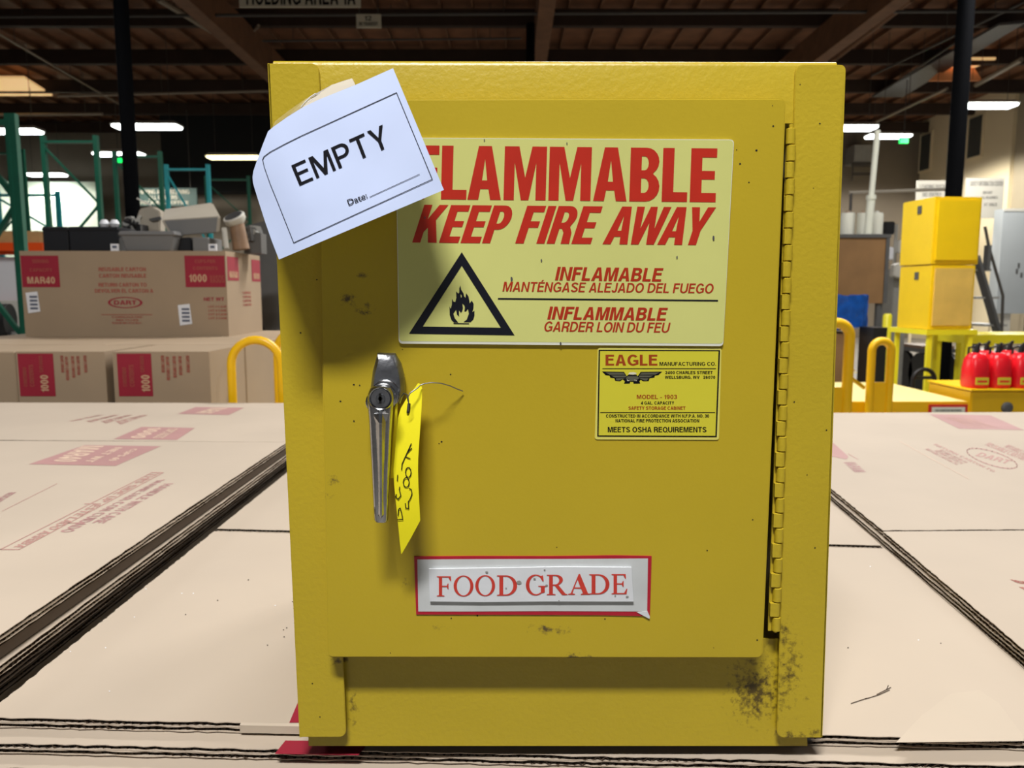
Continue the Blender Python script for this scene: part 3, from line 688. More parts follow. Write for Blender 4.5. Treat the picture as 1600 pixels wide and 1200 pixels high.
# ================================================================== THE CABINET
D = .61; DF = D - .013            # flange plane, door face plane
ZB = ZC - .386
cab = thing('safety_cabinet', 'yellow metal flammable liquids cabinet standing on flattened cartons in the middle', 'cabinet', (0, D, ZB))
pf = lambda x, y: at(x, y, D)
pd = lambda x, y: at(x, y, DF)
stains = []
def sp(px, py, rx, ry, s, Y=D):
    p = at(px, py, Y); k = .62/F
    return ((p.x, p.y - D, p.z - ZB), (rx*k, .08, ry*k), s)
stain(M['paint'], [sp(1185, 1085, 75, 95, 1), sp(1232, 1050, 38, 120, .75), sp(1240, 1150, 60, 16, .8), sp(530, 1034, 26, 14, .9), sp(548, 1110, 16, 60, .8), sp(1225, 990, 22, 40, .8), sp(1272, 1145, 20, 12, .9), sp(1262, 1092, 14, 8, .7), sp(492, 1150, 30, 10, .4)], (92, 76, 30))
stain(M['paint_door'], [sp(548, 467, 26, 17, 1), sp(576, 484, 22, 15, 1), sp(570, 430, 20, 9, .7), sp(900, 1020, 45, 20, 1), sp(858, 973, 70, 14, .8), sp(528, 745, 22, 14, .8), sp(520, 770, 16, 10, .8), sp(640, 905, 14, 40, .7), sp(690, 968, 40, 10, .5), sp(870, 864, 20, 6, .7), sp(1180, 1022, 20, 8, .5)], (92, 78, 46))
def rrect(pts, radii, n=6):
    """closed polygon in pixels with rounded corners"""
    out = []; N = len(pts)
    for i, p in enumerate(pts):
        p = Vector(p); r = radii[i]
        if not r: out.append(tuple(p)); continue
        a = (Vector(pts[i - 1]) - p).normalized(); c = (Vector(pts[(i + 1) % N]) - p).normalized()
        for k in range(n + 1):
            t = k/n; q = p + a*r*(1 - t)**2 + c*r*t**2; out.append(tuple(q))
    return out
BACK = Vector((0, .43, 0))
fl = [pf(418, 99), pf(468, 1152)]; fr = [pf(1322, 99), pf(1285, 1151)]
tl, bl = fl; tr, br = fr; tl = tl.copy(); tr = tr.copy(); tr.z -= .008; tr.x -= .0005
b = MB()
th = Vector((.0015, 0, 0))
for a, c, s in ((tl, bl, 1), (tr, br, -1)):
    b.hexa([c, c + th*s, c + th*s + BACK, c + BACK, a, a + th*s, a + th*s + BACK, a + BACK], 'paint')
b.hexa([tl + BACK, tr + BACK, tr + BACK + Vector((0, .0015, 0)), tl + BACK + Vector((0, .0015, 0)), bl + BACK, br + BACK, br + BACK + Vector((0, .0015, 0)), bl + BACK + Vector((0, .0015, 0))], 'paint')
b.build('side_and_back_panels', cab)
# top with its rolled front edge
ta, tb = pf(425, 99), pf(1310, 101)
b = MB(); r = .0035
prof = [(0, .0035), (-.0004, .0052)] + []
pts = [(.43, r), (.0075, r), (.0046, r*.86), (.0030, r*.45), (.0022, -.001), (.0022, -.043), (.0036, -.043), (.0046, r*.3), (.43, r - .0025)]
b.loft([[q + Vector((0, y0, z0)) for y0, z0 in pts] for q in (ta, tb)], 'paint'); b.build('top_panel', cab, smooth=True)
# top rail, kick plate, floor
zb = ZB
kb = lambda x, y: at(x, y, D + .007)
b = MB(); k0 = kb(480, 998); k1 = kb(1256, 998); k2 = kb(1262, 1157); k3 = kb(482, 1162)
k2.z = zb; k3.z = zb
b.prism([k0, k1, k2, k3], (0, .0015, 0), 'paint'); b.build('kick_plate', cab)
b = MB(); b.box((bl.x + .004, D + .012, zb), (br.x - .004, D + .425, zb + .002), 'hollow')
b.build('bottom_panel', cab)
def chips(b, P, spots):      # small round chips in the paint
    for x, y in spots:
        r = random.uniform(.0004, .0008); p = P(x, y) + Vector((0, -.0002, 0))
        b.poly([p + Vector((r*math.cos(a)*random.uniform(.6, 1.4), 0, r*math.sin(a))) for a in [k*1.05 for k in range(6)]], 'hollow')
# flanges
for nm, P in (('left_flange', rrect([(418, 99), (498, 99), (541, 1152), (468, 1152)], [0, 13, 12, 3])), ('right_flange', rrect([(1243, 101), (1322, 101), (1285, 1153), (1214, 1153)], [14, 10, 3, 12]))):
    b = MB(); b.prism([pf(*q) for q in P], (0, .002, 0), 'paint'); 
    chips(b, pf, ((1281, 193), (1271, 294), (1241, 628), (1261, 742), (1291, 672), (1273, 856), (1250, 132)) if nm[0] == 'r' else ((457, 940), (488, 1068), (500, 1120), (470, 520)))
    b.build('front_flange', cab, bevel=.0005, seg=2)
# door
dpts = rrect([(496, 154), (1229, 153), (1192, 1029), (511, 1028)], [10, 12, 10, 10])
b = MB(); b.prism([pd(*q) for q in dpts], (0, .0125, 0), 'paint_door')
b.box((-.14, D + .0125, ZB + .1), (.19, D + .035, ZB + .48), 'hollow')  # near-black block puts the interior's shade into the gap behind the door
chips(b, pd, ((1151, 234), (1156, 256), (1170, 285), (1207, 165), (1208, 197), (1182, 235), (495, 437), (553, 601), (562, 602), (532, 627), (553, 658), (686, 693), (690, 690), (704, 585), (629, 546), (1176, 812), (1105, 860), (1183, 1000), (1115, 1012), (705, 966), (746, 962), (610, 1020), (870, 855), (945, 967)))
door = b.build('door', cab, bevel=.0012, seg=3)
# hinge: leaf and rolled knuckles
b = MB(); h0, h1 = at(1236, 201, D - .002), at(1211, 986, D - .002)
n = 32; ax = (h1 - h0)
for i in range(n):
    a = h0 + ax*(i/n); c = h0 + ax*((i + .94)/n); dx = Vector((.0004 if i % 2 else -.0003, -.0003 if i % 2 else 0, 0))
    b.tube([a + dx, a + dx + ax*.001, c + dx - ax*.001, c + dx], [.0031, .0036, .0036, .0031], 'paint', 14)
w0, w1 = .0030, .0056
b.hexa([h1 + Vector((-w1, .0006, 0)), h1 + Vector((0, .0006, 0)), h1 + Vector((0, .002, 0)), h1 + Vector((-w1, .002, 0)), h0 + Vector((-w0, .0006, 0)), h0 + Vector((0, .0006, 0)), h0 + Vector((0, .002, 0)), h0 + Vector((-w0, .002, 0))], 'paint')
for i in range(0, n, 2):      # every other knuckle is rolled from the leaf on the door side
    a = h0 + ax*((i + .03)/n); c = h0 + ax*((i + .91)/n); f0 = i/n; wa = w0 + (w1 - w0)*f0
    b.hexa([c + Vector((-wa, -.0028, 0)), c + Vector((0, -.0034, 0)), c + Vector((0, .0004, 0)), c + Vector((-wa, .0004, 0)), a + Vector((-wa, -.0028, 0)), a + Vector((0, -.0034, 0)), a + Vector((0, .0004, 0)), a + Vector((-wa, .0004, 0))], 'paint')
b.tube([h0 - ax*.008, h1 + ax*.002], .0016, 'paint', 8)
b.build('hinge', cab, smooth=True)
# ---- the warning sign
SF = DF - .0018
ps = lambda x, y: at(x, y, SF - .0003)
b = MB(); o = rrect([(618, 215), (1147, 218), (1130, 541), (623, 537)], [7, 7, 7, 7])
b.prism([at(x, y, SF) for x, y in o], (0, .0018, 0), 'sign_edge')
o2 = rrect([(619, 216), (1146, 219), (1130, 537), (624, 533)], [7, 7, 6, 6]); b.poly([at(x, y, SF - .0001) for x, y in o2], 'sign_yellow')
b.flat(block('FLAMMABLE'), [(645, 311), (1118, 316), (1121, 232), (647, 227)], ps, 'sign_red')
b.flat(block('KEEP FIRE AWAY', .055, .24), [(644, 379), (1100, 383), (1119, 324), (663, 320)], ps, 'sign_red')
def ital(s, x0, x1, yt, yb, sl, sh, m, bold=.17, proj=ps):
    b.flat(lettering(s, bold), [(x0, yb), (x1 - sh, yb + sl), (x1, yt + sl), (x0 + sh, yt)], proj, m)
ital('INFLAMABLE', 867, 1037, 417, 438, 2, 4.5, 'sign_darkred', .2)
ital('MANTÉNGASE ALEJADO DEL FUEGO', 785, 1117, 437, 455.5, 3, 3.5, 'sign_darkred', .165)
ital('INFLAMMABLE', 855, 1044, 479, 499, 2, 4.5, 'sign_darkred', .2)
ital('GARDER LOIN DU FEU', 849, 1048, 502, 518, 2, 3.5, 'sign_darkred', .165)
b.poly([ps(*q) for q in ((778, 465.5), (778, 468), (1122, 471), (1122, 468.5))], 'sign_black')
b.flat(curve_shape([[(0, 0), (1, 0), (.5, 1)], [(.13, .09), (.87, .09), (.5, .835)]]), [(639, 521.5), (804, 524), (804, 394), (639, 394)], ps, 'sign_black')
fo = [(520,930),(490,900),(470,840),(467,740),(482,770),(495,720),(497,650),(515,685),(535,690),(548,640),(545,565),(570,590),(582,580),(582,530),(595,495),(605,545),(632,590),(640,625),(655,640),(662,585),(690,625),(700,670),(705,705),(728,672),(750,710),(748,760),(735,810),(760,790),(760,850),(745,895),(715,925),(632,925),(670,895),(695,825),(683,770),(660,800),(642,800),(648,755),(640,725),(618,708),(625,760),(615,800),(600,815),(578,785),(580,860),(555,835),(545,780),(530,800),(512,825),(530,880),(570,930)]
V, Fs = curve_shape([[(x, 1200 - y) for x, y in fo], [(600, 560), (597, 600), (607, 598), (612, 570)][::-1]])
b.add([ps(640 + x*.1333, 380 + (1200 - y)*.1333) for x, y in V], Fs, 'sign_black')
b.poly([ps(640 + x*.1333, 380 + y*.1333) for x, y in ((514, 936), (697, 939), (697, 950), (514, 947))], 'sign_black')
for x, y, r in ((1115, 372, 2.6), (1058, 402, 1.6), (846, 407, 1.6), (799, 436, 2.4), (757, 219, 1.3), (886, 224, 1.2), (664, 340, 1.4), (876, 537, 1.8)):
    b.poly([at(x + r*math.cos(a)*random.uniform(.5, 1), y + r*1.6*math.sin(a), SF - .0005) for a in [k*1.05 for k in range(6)]], 'grey_dark')
b.build('warning_sign', cab)
# ---- the maker's label
LFc = DF - .0006
pl = lambda x, y: at(920 + x*.1375, 535 + y*.1375, LFc - .0004)
b = MB(); b.prism([at(920 + x*.1375, 535 + y*.1375, LFc) for x, y in rrect([(102, 62), (1508, 64), (1478, 1108), (68, 1102)], [30, 30, 30, 30], 4)], (0, .0006, 0), 'label_edge')
pl0 = lambda x, y: at(920 + x*.1375, 535 + y*.1375, LFc - .0002)
b.poly([pl0(*q) for q in ((112, 84), (1492, 88), (1454, 1076), (96, 1070))], 'ink')
pl1 = lambda x, y: at(920 + x*.1375, 535 + y*.1375, LFc - .0003)
b.poly([pl1(*q) for q in ((128, 98), (1474, 102), (1438, 1062), (112, 1056))], 'label_yellow')
def lt(s, x0, y0, x1, y1, m='ink', bold=.215): b.flat(lettering(s, bold), [(x0, y1), (x1, y1), (x1, y0), (x0, y0)], pl, m)
lt('EAGLE', 190, 138, 780, 265, 'label_brown', .2); lt('MANUFACTURING CO.', 803, 222, 1445, 265, 'ink', .18)
lt('2400 CHARLES STREET', 868, 325, 1408, 361); lt('WELLSBURG, WV   26070', 866, 380, 1436, 418)
lt('MODEL - 1903', 545, 595, 1003, 643, 'label_brown', .18); lt('4 GAL. CAPACITY', 592, 670, 970, 706); lt('SAFETY STORAGE CABINET', 450, 728, 1098, 766, 'label_brown')
lt('CONSTRUCTED IN ACCORDANCE WITH N.F.P.A. NO. 30', 195, 817, 1367, 855); lt('NATIONAL FIRE PROTECTION ASSOCIATION', 303, 872, 1255, 909); lt('MEETS OSHA REQUIREMENTS', 215, 960, 1338, 1027, 'ink', .19)
for x0, x1, y in ((155, 1445, 298), (130, 1435, 797)): b.poly([pl(x0, y - 4), pl(x1, y - 4), pl(x1, y + 5), pl(x0, y + 5)], 'ink')
wing = [(150,330),(400,335),(432,385),(445,370),(545,370),(556,385),(590,335),(835,332),(790,372),(750,378),(745,400),(690,408),(680,440),(620,442),(590,425),(575,440),(585,468),(510,470),(505,450),(470,448),(465,468),(400,470),(410,440),(385,420),(355,442),(300,436),(290,408),(245,402),(235,378),(190,372)]
V, Fs = curve_shape([wing]); b.add([pl(*v) for v in V], Fs, 'ink')
pe = lambda x, y: at(920 + x*.1375, 535 + y*.1375, LFc - .0007)
for q in ([(190,340),(395,345),(415,368),(235,368)], [(250,376),(420,376),(428,395),(300,400)], [(310,408),(420,404),(380,416),(345,434),(310,430)], [(600,345),(800,342),(760,366),(580,368)], [(575,376),(735,376),(690,398),(570,395)], [(570,404),(680,408),(660,434),(625,432)], [(440,385),(550,385),(575,405),(530,440),(460,440),(420,410)]):
    V, Fs = curve_shape([q]); b.add([pe(*v) for v in V], Fs, 'emblem_grey')
for q in ([(448,362),(462,342),(510,338),(545,350),(535,362),(500,366)], [(432,425),(455,418),(462,436),(440,440)], [(515,424),(540,420),(548,438),(522,440)]):
    b.poly([pe(*v) for v in q], 'emblem_white')
b.build('maker_label', cab)
# ---- FOOD GRADE card
FFc = DF - .0008
zf = lambda Y: (lambda x, y: at(620 + x*.2625, 840 + y*.2625, Y))
b = MB(); z0, za, zb_ = zf(FFc), zf(FFc - .0002), zf(FFc - .0022)
b.prism([z0(*q) for q in ((103, 113), (460, 110), (900, 111), (1300, 106), (1517, 110), (1512, 300), (1506, 468), (1200, 462), (700, 460), (115, 458))], (0, .0008, 0), 'card_red')
b.poly([za(*q) for q in ((122, 130), (480, 128), (1000, 127), (1495, 124), (1490, 440), (900, 438), (400, 440), (128, 440))], 'card_grey')
b.prism([zb_(*q) for q in ((190, 187), (560, 182), (1000, 175), (1397, 178), (1410, 381), (900, 380), (500, 384), (197, 380))], (0, .0018, 0), 'card_white')
zt_ = zf(FFc - .0025)
for ch, x0, x1, yt, yb in (('F', 238, 326, 230, 350), ('O', 338, 456, 228, 348), ('O', 467, 585, 226, 346), ('D', 596, 716, 225, 346), ('G', 768, 884, 222, 342), ('R', 893, 1016, 221, 342), ('A', 1020, 1148, 219, 340), ('D', 1145, 1266, 218, 338), ('E', 1278, 1372, 217, 337)):
    b.flat(curve_shape(SERIF[ch]), [(x0, yb), (x1, yb), (x1, yt), (x0, yt)], zt_, 'text_red')
for x, y, r in ((727, 268, 16), (535, 206, 9), (880, 192, 6), (892, 284, 8), (820, 246, 8), (1372, 352, 9), (1300, 346, 5), (650, 300, 5), (965, 376, 5)):
    b.poly([zf(FFc - .0027)(x + r*math.cos(a), y + r*.7*math.sin(a)*random.uniform(.6, 1.2)) for a in [k*.8 for k in range(8)]], 'grey_metal')
b.prism([zf(FFc - .0005)(*q) for q in ((1430, 445), (1492, 438), (1506, 470), (1504, 484))], (0, .0005, 0), 'card_white')
b.build('food_grade_card', cab)
# ---- the handle
hz = lambda x, y, Y: at(540 + x*.2915, 530 + y*.2915, Y)
hand = MB()
o1 = [(172, 72), (268, 74), (300, 130), (318, 205), (322, 280), (300, 340), (240, 372), (170, 372), (138, 330), (134, 260), (146, 170)]
cx_, cy_ = 230, 230
def ringp(sc, Y, sx=0, sy=0): return [hz(cx_ + (x - cx_)*sc + sx, cy_ + (y - cy_)*sc + sy, Y) for x, y in o1]
hand.loft([ringp(1.0, DF), ringp(1.0, DF - .004), ringp(.93, DF - .009, -4, 0), ringp(.78, DF - .012, -8, 8)], 'chrome_dull')
hnd = hand.build('handle', cab, smooth=True)
b = MB(); cb = hz(218, 292, DF - .008)
for k, (r, h) in enumerate(((.0112, .004), (.0105, .007), (.0096, .010), (.0088, .0135))):
    c = cb + Vector((-.0016*k, 0, -.0016*k)); b.lathe(c, [(r, 0), (r, h), (r - .0012, h + .001)], 'chrome', 28, (0, -1, 0))
b.build('boss', hnd, smooth=True)
YL = DF - .027
b = MB()
secs = []
for y, xl, xr, rz, off in ((252, 150, 222, .004, .0), (262, 133, 242, .006, 0), (290, 121, 254, .008, 0), (320, 119, 257, .0085, 0), (380, 122, 254, .0085, 0), (420, 126, 251, .008, 0), (560, 134, 244, .0075, 0), (720, 143, 236, .007, 0), (880, 150, 231, .006, 0), (965, 155, 228, .005, 0), (979, 163, 221, .003, 0)):
    xm = (xl + xr)/2; hw = (xr - xl)/2
    ringq = []
    for k in range(16):
        a = 2*math.pi*k/16; cx2 = math.copysign(abs(math.cos(a))**.6, math.cos(a)); sy = math.copysign(abs(math.sin(a))**.8, math.sin(a))
        p = hz(xm + hw*cx2, y, YL); ringq.append(p + Vector((0, rz*sy*.9, 0)))
    secs.append(ringq)
b.loft(secs, 'chrome')
b.build('lever', hnd, smooth=True)
b = MB(); xs = []      # raised rib down the lever
for y, hw, hgt in ((372, 2, .0005), (400, 44, .002), (450, 30, .0024), (620, 26, .0022), (800, 24, .0018), (940, 20, .0012), (962, 4, .0004)):
    xc = 187 + (y - 400)*.005; c = YL - (.0078 if y < 500 else .0068 if y < 760 else .0054)
    xs.append([hz(xc - hw, y, c + .0015), hz(xc - hw*.25, y, c - hgt), hz(xc + hw*.25, y, c - hgt), hz(xc + hw, y, c + .0015)])
b.loft(xs, 'chrome'); b.build('rib', hnd, smooth=False)
b = MB(); c = hz(191, 315, YL - .0055)
b.lathe(c, [(.0090, 0), (.0091, .0028), (.0084, .0038), (.0076, .0032), (.0074, .0020)], 'chrome', 32, (0, -1, 0))
b.lathe(c, [(.0073, 0), (.0073, .003), (.0070, .0034)], 'chrome_dull', 32, (0, -1, 0))
b.lathe(c + Vector((0, -.0034, 0)), [(.0036, 0), (.0034, .0008)], 'chrome', 20, (0, -1, 0))
kc = c + Vector((0, -.0046, 0))
b.box((kc.x - .0010, kc.y, kc.z - .0036), (kc.x + .0009, kc.y + .001, kc.z + .0040), 'keyhole'); b.lathe(kc + Vector((0, .0008, 0)), [(.0016, 0), (.0016, .0008)], 'keyhole', 14, (0, -1, 0))
b.build('lock_cylinder', hnd, smooth=True)

# ================================================================== YELLOW TAG ON A WIRE
def tagY(x, y):
    t = max(0, min(1, (y - 236)/900)); s = (x - 330)/70
    return DF - .012 - .014*math.sin(t*2.2) - .003*s
tp = lambda x, y, e=0: hz(x, y, tagY(x, y) - e)
lft = [(388, 236), (360, 275), (325, 320), (296, 370), (281, 420), (275, 480), (268, 560), (262, 640), (256, 700), (260, 780), (266, 840), (274, 920), (283, 1010), (290, 1085), (298, 1150)]
rgt = [(400, 240), (410, 262), (409, 320), (407, 370), (403, 430), (399, 490), (394, 560), (389, 640), (388, 700), (390, 780), (393, 840), (397, 920), (400, 972), (352, 1062), (301, 1150)]
t = thing('hang_tag', 'yellow paper tag with handwriting wired to the chrome handle', 'tag', hz(340, 1150, DF - .02))
b = MB(); rows = []
V = []; Fs = []; NX = 5
for (xa, ya), (xb, yb) in zip(lft, rgt):
    for i in range(NX + 1):
        u = i/NX; V.append(tp(xa + (xb - xa)*u, ya + (yb - ya)*u))
for k in range(len(lft) - 1):
    for i in range(NX): q = k*(NX + 1) + i; Fs.append((q, q + 1, q + NX + 2, q + NX + 1))
n0 = len(V); V += [p + Vector((0, .0004, 0)) for p in V]; Fs += [[n0 + i for i in f[::-1]] for f in Fs]
b.add(V, Fs, 'tag_paper')
ht = lambda x, y: tp(x, y, .0007)
strokes(b, ht, [[(278, 968), (306, 966), (300, 930), (292, 905), (284, 912), (281, 945)],
                [(272, 832), (268, 846), (282, 858), (296, 838), (288, 806), (290, 792)], [(279, 728), (277, 758)],
                [(320, 880), (322, 905), (338, 908), (336, 872), (348, 852), (356, 828), (352, 806), (340, 800)],
                [(325 + 16*math.cos(a), 768 + 26*math.sin(a)) for a in [k*.63 for k in range(11)]], [(336 + 15*math.cos(a), 714 + 27*math.sin(a)) for a in [k*.63 for k in range(11)]],
                [(300, 700), (303, 668), (352, 560)], [(328, 612), (354, 584)], [(324, 632), (346, 640)]], 5, 'ink')
b.tube([tp(340, 345, .0006), tp(338, 362, .0014), tp(334, 395, .0006)], .0012, 'hollow', 6)
b.build('tag_sheet', t, smooth=True)
b = MB(); V = []; Fs = []
for (xa, xb, y) in ((270, 280, 330), (266, 278, 360), (260, 276, 440), (252, 270, 560), (246, 262, 660), (240, 256, 745)):
    V += [hz(xa, y, DF - .0125), hz(xb, y, DF - .0115)]
for k in range(5): Fs.append((2*k, 2*k + 1, 2*k + 3, 2*k + 2))
n0 = len(V); V += [p + Vector((0, .0004, 0)) for p in V]; Fs += [[n0 + i for i in f[::-1]] for f in Fs]
b.add(V, Fs, 'tag_paper'); b.build('back_layer', t)
b = MB()
b.tube([hz(x, y, DF - .013 - e) for x, y, e in ((400, 246, .006), (425, 238, .005), (460, 233, .004), (510, 236, .002), (560, 250, -.004), (600, 268, -.008), (628, 278, -.011))], .00045, 'chrome_dull', 6)
b.tube([hz(x, y, DF - .016 - e) for x, y, e in ((402, 246, .003), (385, 262, .006), (345, 290, .008), (335, 310, .009), (338, 345, .010), (335, 385, .008))], .0005, 'chrome_dull', 6)
b.tube([hz(x, y, DF - .015) for x, y in ((290, 345), (300, 310), (312, 290), (328, 296), (334, 325), (338, 350))], .0006, 'chrome', 6)
b.build('wire', t, smooth=True)

# ================================================================== EMPTY PAPER
ez = lambda x, y: (390 + x*.2668, 90 + y*.2667)
pu = Vector((840 - 172, 62 - 1183)); pe_dir = Vector((.918, -.397)); dn = Vector((.397, .918))
P0 = Vector((840, 62))
def paperY(x, y):
    s = (Vector((x, y)) - P0).dot(dn)/840         # 0 at the top edge, about 1 at the lower edge
    q = -(Vector((x, y)) - P0).dot(pe_dir)/960     # 0 right, 1 left
    s = max(s, 0)
    base = .0142 + .054*s**.9 - .012*s*s*(1 - q)
    curl = .030*max(0, q - .80)**1.6*(2.0)
    dome = .004*math.sin(math.pi*min(1, max(0, q)))*s
    return D - .0012 - base - dome + min(curl, .012)
pp = lambda x, y, e=0: at(*ez(x, y), paperY(x, y) - e)
out = [(840, 62), (1138, 775), (172, 1183), (130, 1075), (90, 960), (55, 850), (30, 770), (20, 735), (17, 700), (22, 665), (40, 612), (75, 515), (108, 432), (140, 405), (220, 348), (310, 292), (400, 248), (620, 160)]
b = MB(); N = 46
bm = bmesh.new()
vs = [bm.verts.new((x, y, 0)) for x, y in out]; f0 = bm.faces.new(vs)
for k in range(1, 24):       # cut into strips both ways so that the sheet can bend
    for d, o_ in ((pe_dir, -1010 + k*46), (dn, k*38)):
        g = bm.verts[:] + bm.edges[:] + bm.faces[:]
        c = P0 + d*o_
        bmesh.ops.bisect_plane(bm, geom=g, plane_co=(c.x, c.y, 0), plane_no=(d.x, d.y, 0))
bm.verts.index_update()
pts = [(v.co.x, v.co.y) for v in bm.verts]; fcs = [[v.index for v in f.verts] for f in bm.faces]; bm.free()
def crease(x, y): return .0006*math.sin((x*.35 + y)*.012)*math.sin(x*.009 + 1.3)
n0 = len(pts)
b.add([pp(x, y, crease(x, y)) for x, y in pts] + [pp(x, y, crease(x, y) - .0003) for x, y in pts], fcs + [[n0 + i for i in f[::-1]] for f in fcs], 'paper')
def cutflat(shape, quad, m, bb):
    V, Fs = shape; BL, BR, TR, TL = [Vector(q) for q in quad]
    o_ = []
    for q in V:
        x, y = q[:2]; k = q[2] if len(q) > 2 else 0
        p = BL*(1 - x)*(1 - y) + BR*x*(1 - y) + TR*x*y + TL*(1 - x)*y; o_.append(pp(p.x, p.y, crease(p.x, p.y) + .0008 + k*3e-5))
    bb.add(o_, Fs, m)
cutflat(lettering('EMPTY', .135, .13), [(292, 750), (826, 517), (779, 392), (243, 632)], 'ink', b)
cutflat(text('Date:', .004, 4), [(581, 866), (692, 820), (679, 789), (569, 834)], 'ink', b)
pq = lambda x, y: pp(x, y, crease(x, y) + .0006)
def line(pts, w_, n=10):
    out_ = []
    for a, c in zip(pts, pts[1:]):
        a, c = Vector(a), Vector(c)
        out_ += [tuple(a + (c - a)*(i/n)) for i in range(n)]
    out_.append(pts[-1]); strokes(b, pq, [out_], w_, 'ink')
line([(703, 817), (995, 683)], 3.2)
line([(860, 205), (1070, 713), (258, 1085), (165, 850), (120, 740), (85, 640), (76, 598), (84, 580), (120, 553), (200, 510), (300, 460), (860, 205)], 4.2)
paper = tag(b.build('paper_sheet', smooth=True, origin=pp(600, 600)), 'white paper sheet reading EMPTY taped over the cabinet upper left corner', 'paper')
b = MB(); b.poly([at(*ez(*q), D - (.0026 if q[1] < 135 or q[0] in (395, 480, 335) else .0152)) for q in ((395, 206), (480, 160), (560, 132), (600, 122), (608, 132), (622, 165), (520, 205), (400, 252), (350, 275), (310, 292), (335, 262))], 'tape')
b.build('tape', paper)
b = MB(); b.poly([at(*ez(*q), D - (.0012 if q not in ((130, 412), (310, 292), (220, 346)) else .0150)) for q in ((130, 412), (150, 372), (230, 310), (330, 240), (395, 206), (400, 240), (310, 292), (220, 346))], 'tape_clear')
b.tube([at(*ez(*q), D - .0035) for q in ((300, 292), (325, 262), (355, 232), (385, 212), (405, 208), (398, 232), (372, 240), (340, 262))], .0005, 'label_white', 6)
b.build('tape', paper)

# ================================================================== BACKGROUND LEFT: cartons
def carton(lo, hi, lab, group, fn=None, m='kraft_box'):
    t = MB(); t.box(lo, hi, m)
    if fn: fn(t, lo, hi)
    y0 = lo[1]; xm = (lo[1] + hi[1])/2
    return tag(t.build('carton', bevel=.004, seg=1, angle=80), lab, 'carton', group)
def front(t, lo, hi):
    return lambda u, v: Vector((lo[0] + u*(hi[0] - lo[0]), lo[1] - .0012, lo[2] + v*(hi[2] - lo[2])))
def q4(u0, u1, v0, v1): return [(u0, v0), (u1, v0), (u1, v1), (u0, v1)]
def rect(t, P, u0, u1, v0, v1, m): t.poly([P(*p) for p in q4(u0, u1, v0, v1)], m)
def words(t, P, s, u0, u1, v0, v1, m, bold=.015): t.flat(lettering(s, .2), q4(u0, u1, v0, v1), P, m)
def big_print(t, lo, hi):
    P = front(t, lo, hi); P2 = lambda u, v: P(u, v) + Vector((0, -.001, 0))
    rect(t, P, 0.004, .188, .58, .945, 'print_red'); rect(t, P, .80, .995, .58, .945, 'print_red')
    words(t, P2, 'SERVING', .06, .14, .86, .9, 'box_red'); words(t, P2, 'CAPACITY', .045, .155, .76, .8, 'box_red'); words(t, P2, 'MAR40', .03, .165, .62, .7, 'print_tan', .03)
    words(t, P2, 'CUPS PER', .85, .95, .86, .9, 'box_red'); words(t, P2, 'CONTENTS', .84, .96, .78, .82, 'box_red'); words(t, P2, '1000', .82, .905, .64, .73, 'print_tan', .03); words(t, P2, 'VASOS', .92, .99, .63, .72, 'box_red')
    words(t, P, 'REUSABLE CARTON', .38, .61, .765, .81, 'box_red', .03); words(t, P, 'CARTON REUSABLE', .38, .61, .69, .735, 'box_red', .03)
    words(t, P, 'RETURN CARTON TO', .375, .61, .585, .63, 'box_red', .03); words(t, P, 'DEVOLVER EL CARTON A', .355, .64, .515, .56, 'box_red', .03)
    el = [(.5 + .085*math.cos(a), .40 + .065*math.sin(a)) for a in [2*math.pi*k/28 for k in range(29)]]
    for a, c in zip(el, el[1:]):
        ia = (.5 + (a[0] - .5)*.86, .40 + (a[1] - .40)*.86); ic = (.5 + (c[0] - .5)*.86, .40 + (c[1] - .40)*.86)
        t.poly([P(*a), P(*c), P(*ic), P(*ia)], 'print_red')
    words(t, P, 'DART', .445, .555, .375, .425, 'print_red', .04)
    rect(t, P, .38, .63, .255, .262, 'box_red'); words(t, P, 'CORRUGATED', .43, .58, .22, .24, 'box_red', .02); words(t, P, 'RECYCLES', .45, .56, .185, .205, 'box_red', .02); words(t, P, 'PLEASE RECYCLE BOX', .43, .575, .15, .172, 'box_red', .02)
    words(t, P, 'NET WT', .885, .985, .42, .46, 'print_red', .02)
    for k in range(4): words(t, P, 'LOT 2 CASE', .905, .995, .34 - .045*k, .365 - .045*k, 'box_red')
    for u in (.005, .745):
        vb = .275 if u < .1 else .13
        t.poly([P2(u + .012, vb + .24), P2(u + .07, vb + .255), P2(u + .078, vb + .02), P2(u + .018, vb)], 'label_white')
        P3 = lambda a, c: P2(a, c) + Vector((0, -.001, 0))
        for k in range(4): rect(t, P3, u + .03, u + .068, vb + .045 + .045*k, vb + .07 + .045*k, 'label_dark')
    R = lambda u, v: Vector((hi[0] + .0012, lo[1] + u*(hi[1] - lo[1]), lo[2] + v*(hi[2] - lo[2]))); R2 = lambda u, v: R(u, v) + Vector((.001, 0, 0))
    rect(t, R, .03, .33, .66, .94, 'print_red'); rect(t, R, .72, .99, .66, .94, 'print_red')
    words(t, R2, 'MAR40', .07, .29, .69, .77, 'print_tan', .02); words(t, R2, '1000', .76, .95, .69, .77, 'print_tan', .02)
    for k in range(4): words(t, R, 'CARTON', .42, .66, .5 - .05*k, .53 - .05*k, 'box_red')
ZT = ZC - .194
b_lo, b_hi = at(40, 525, 3.4), at(352, 392, 3.4)
carton((b_lo.x, 3.4, ZT), (b_hi.x, 3.86, b_hi.z), 'big brown carton with red corner labels and oval logo, topmost on the left', 'brown cartons on the left', big_print)
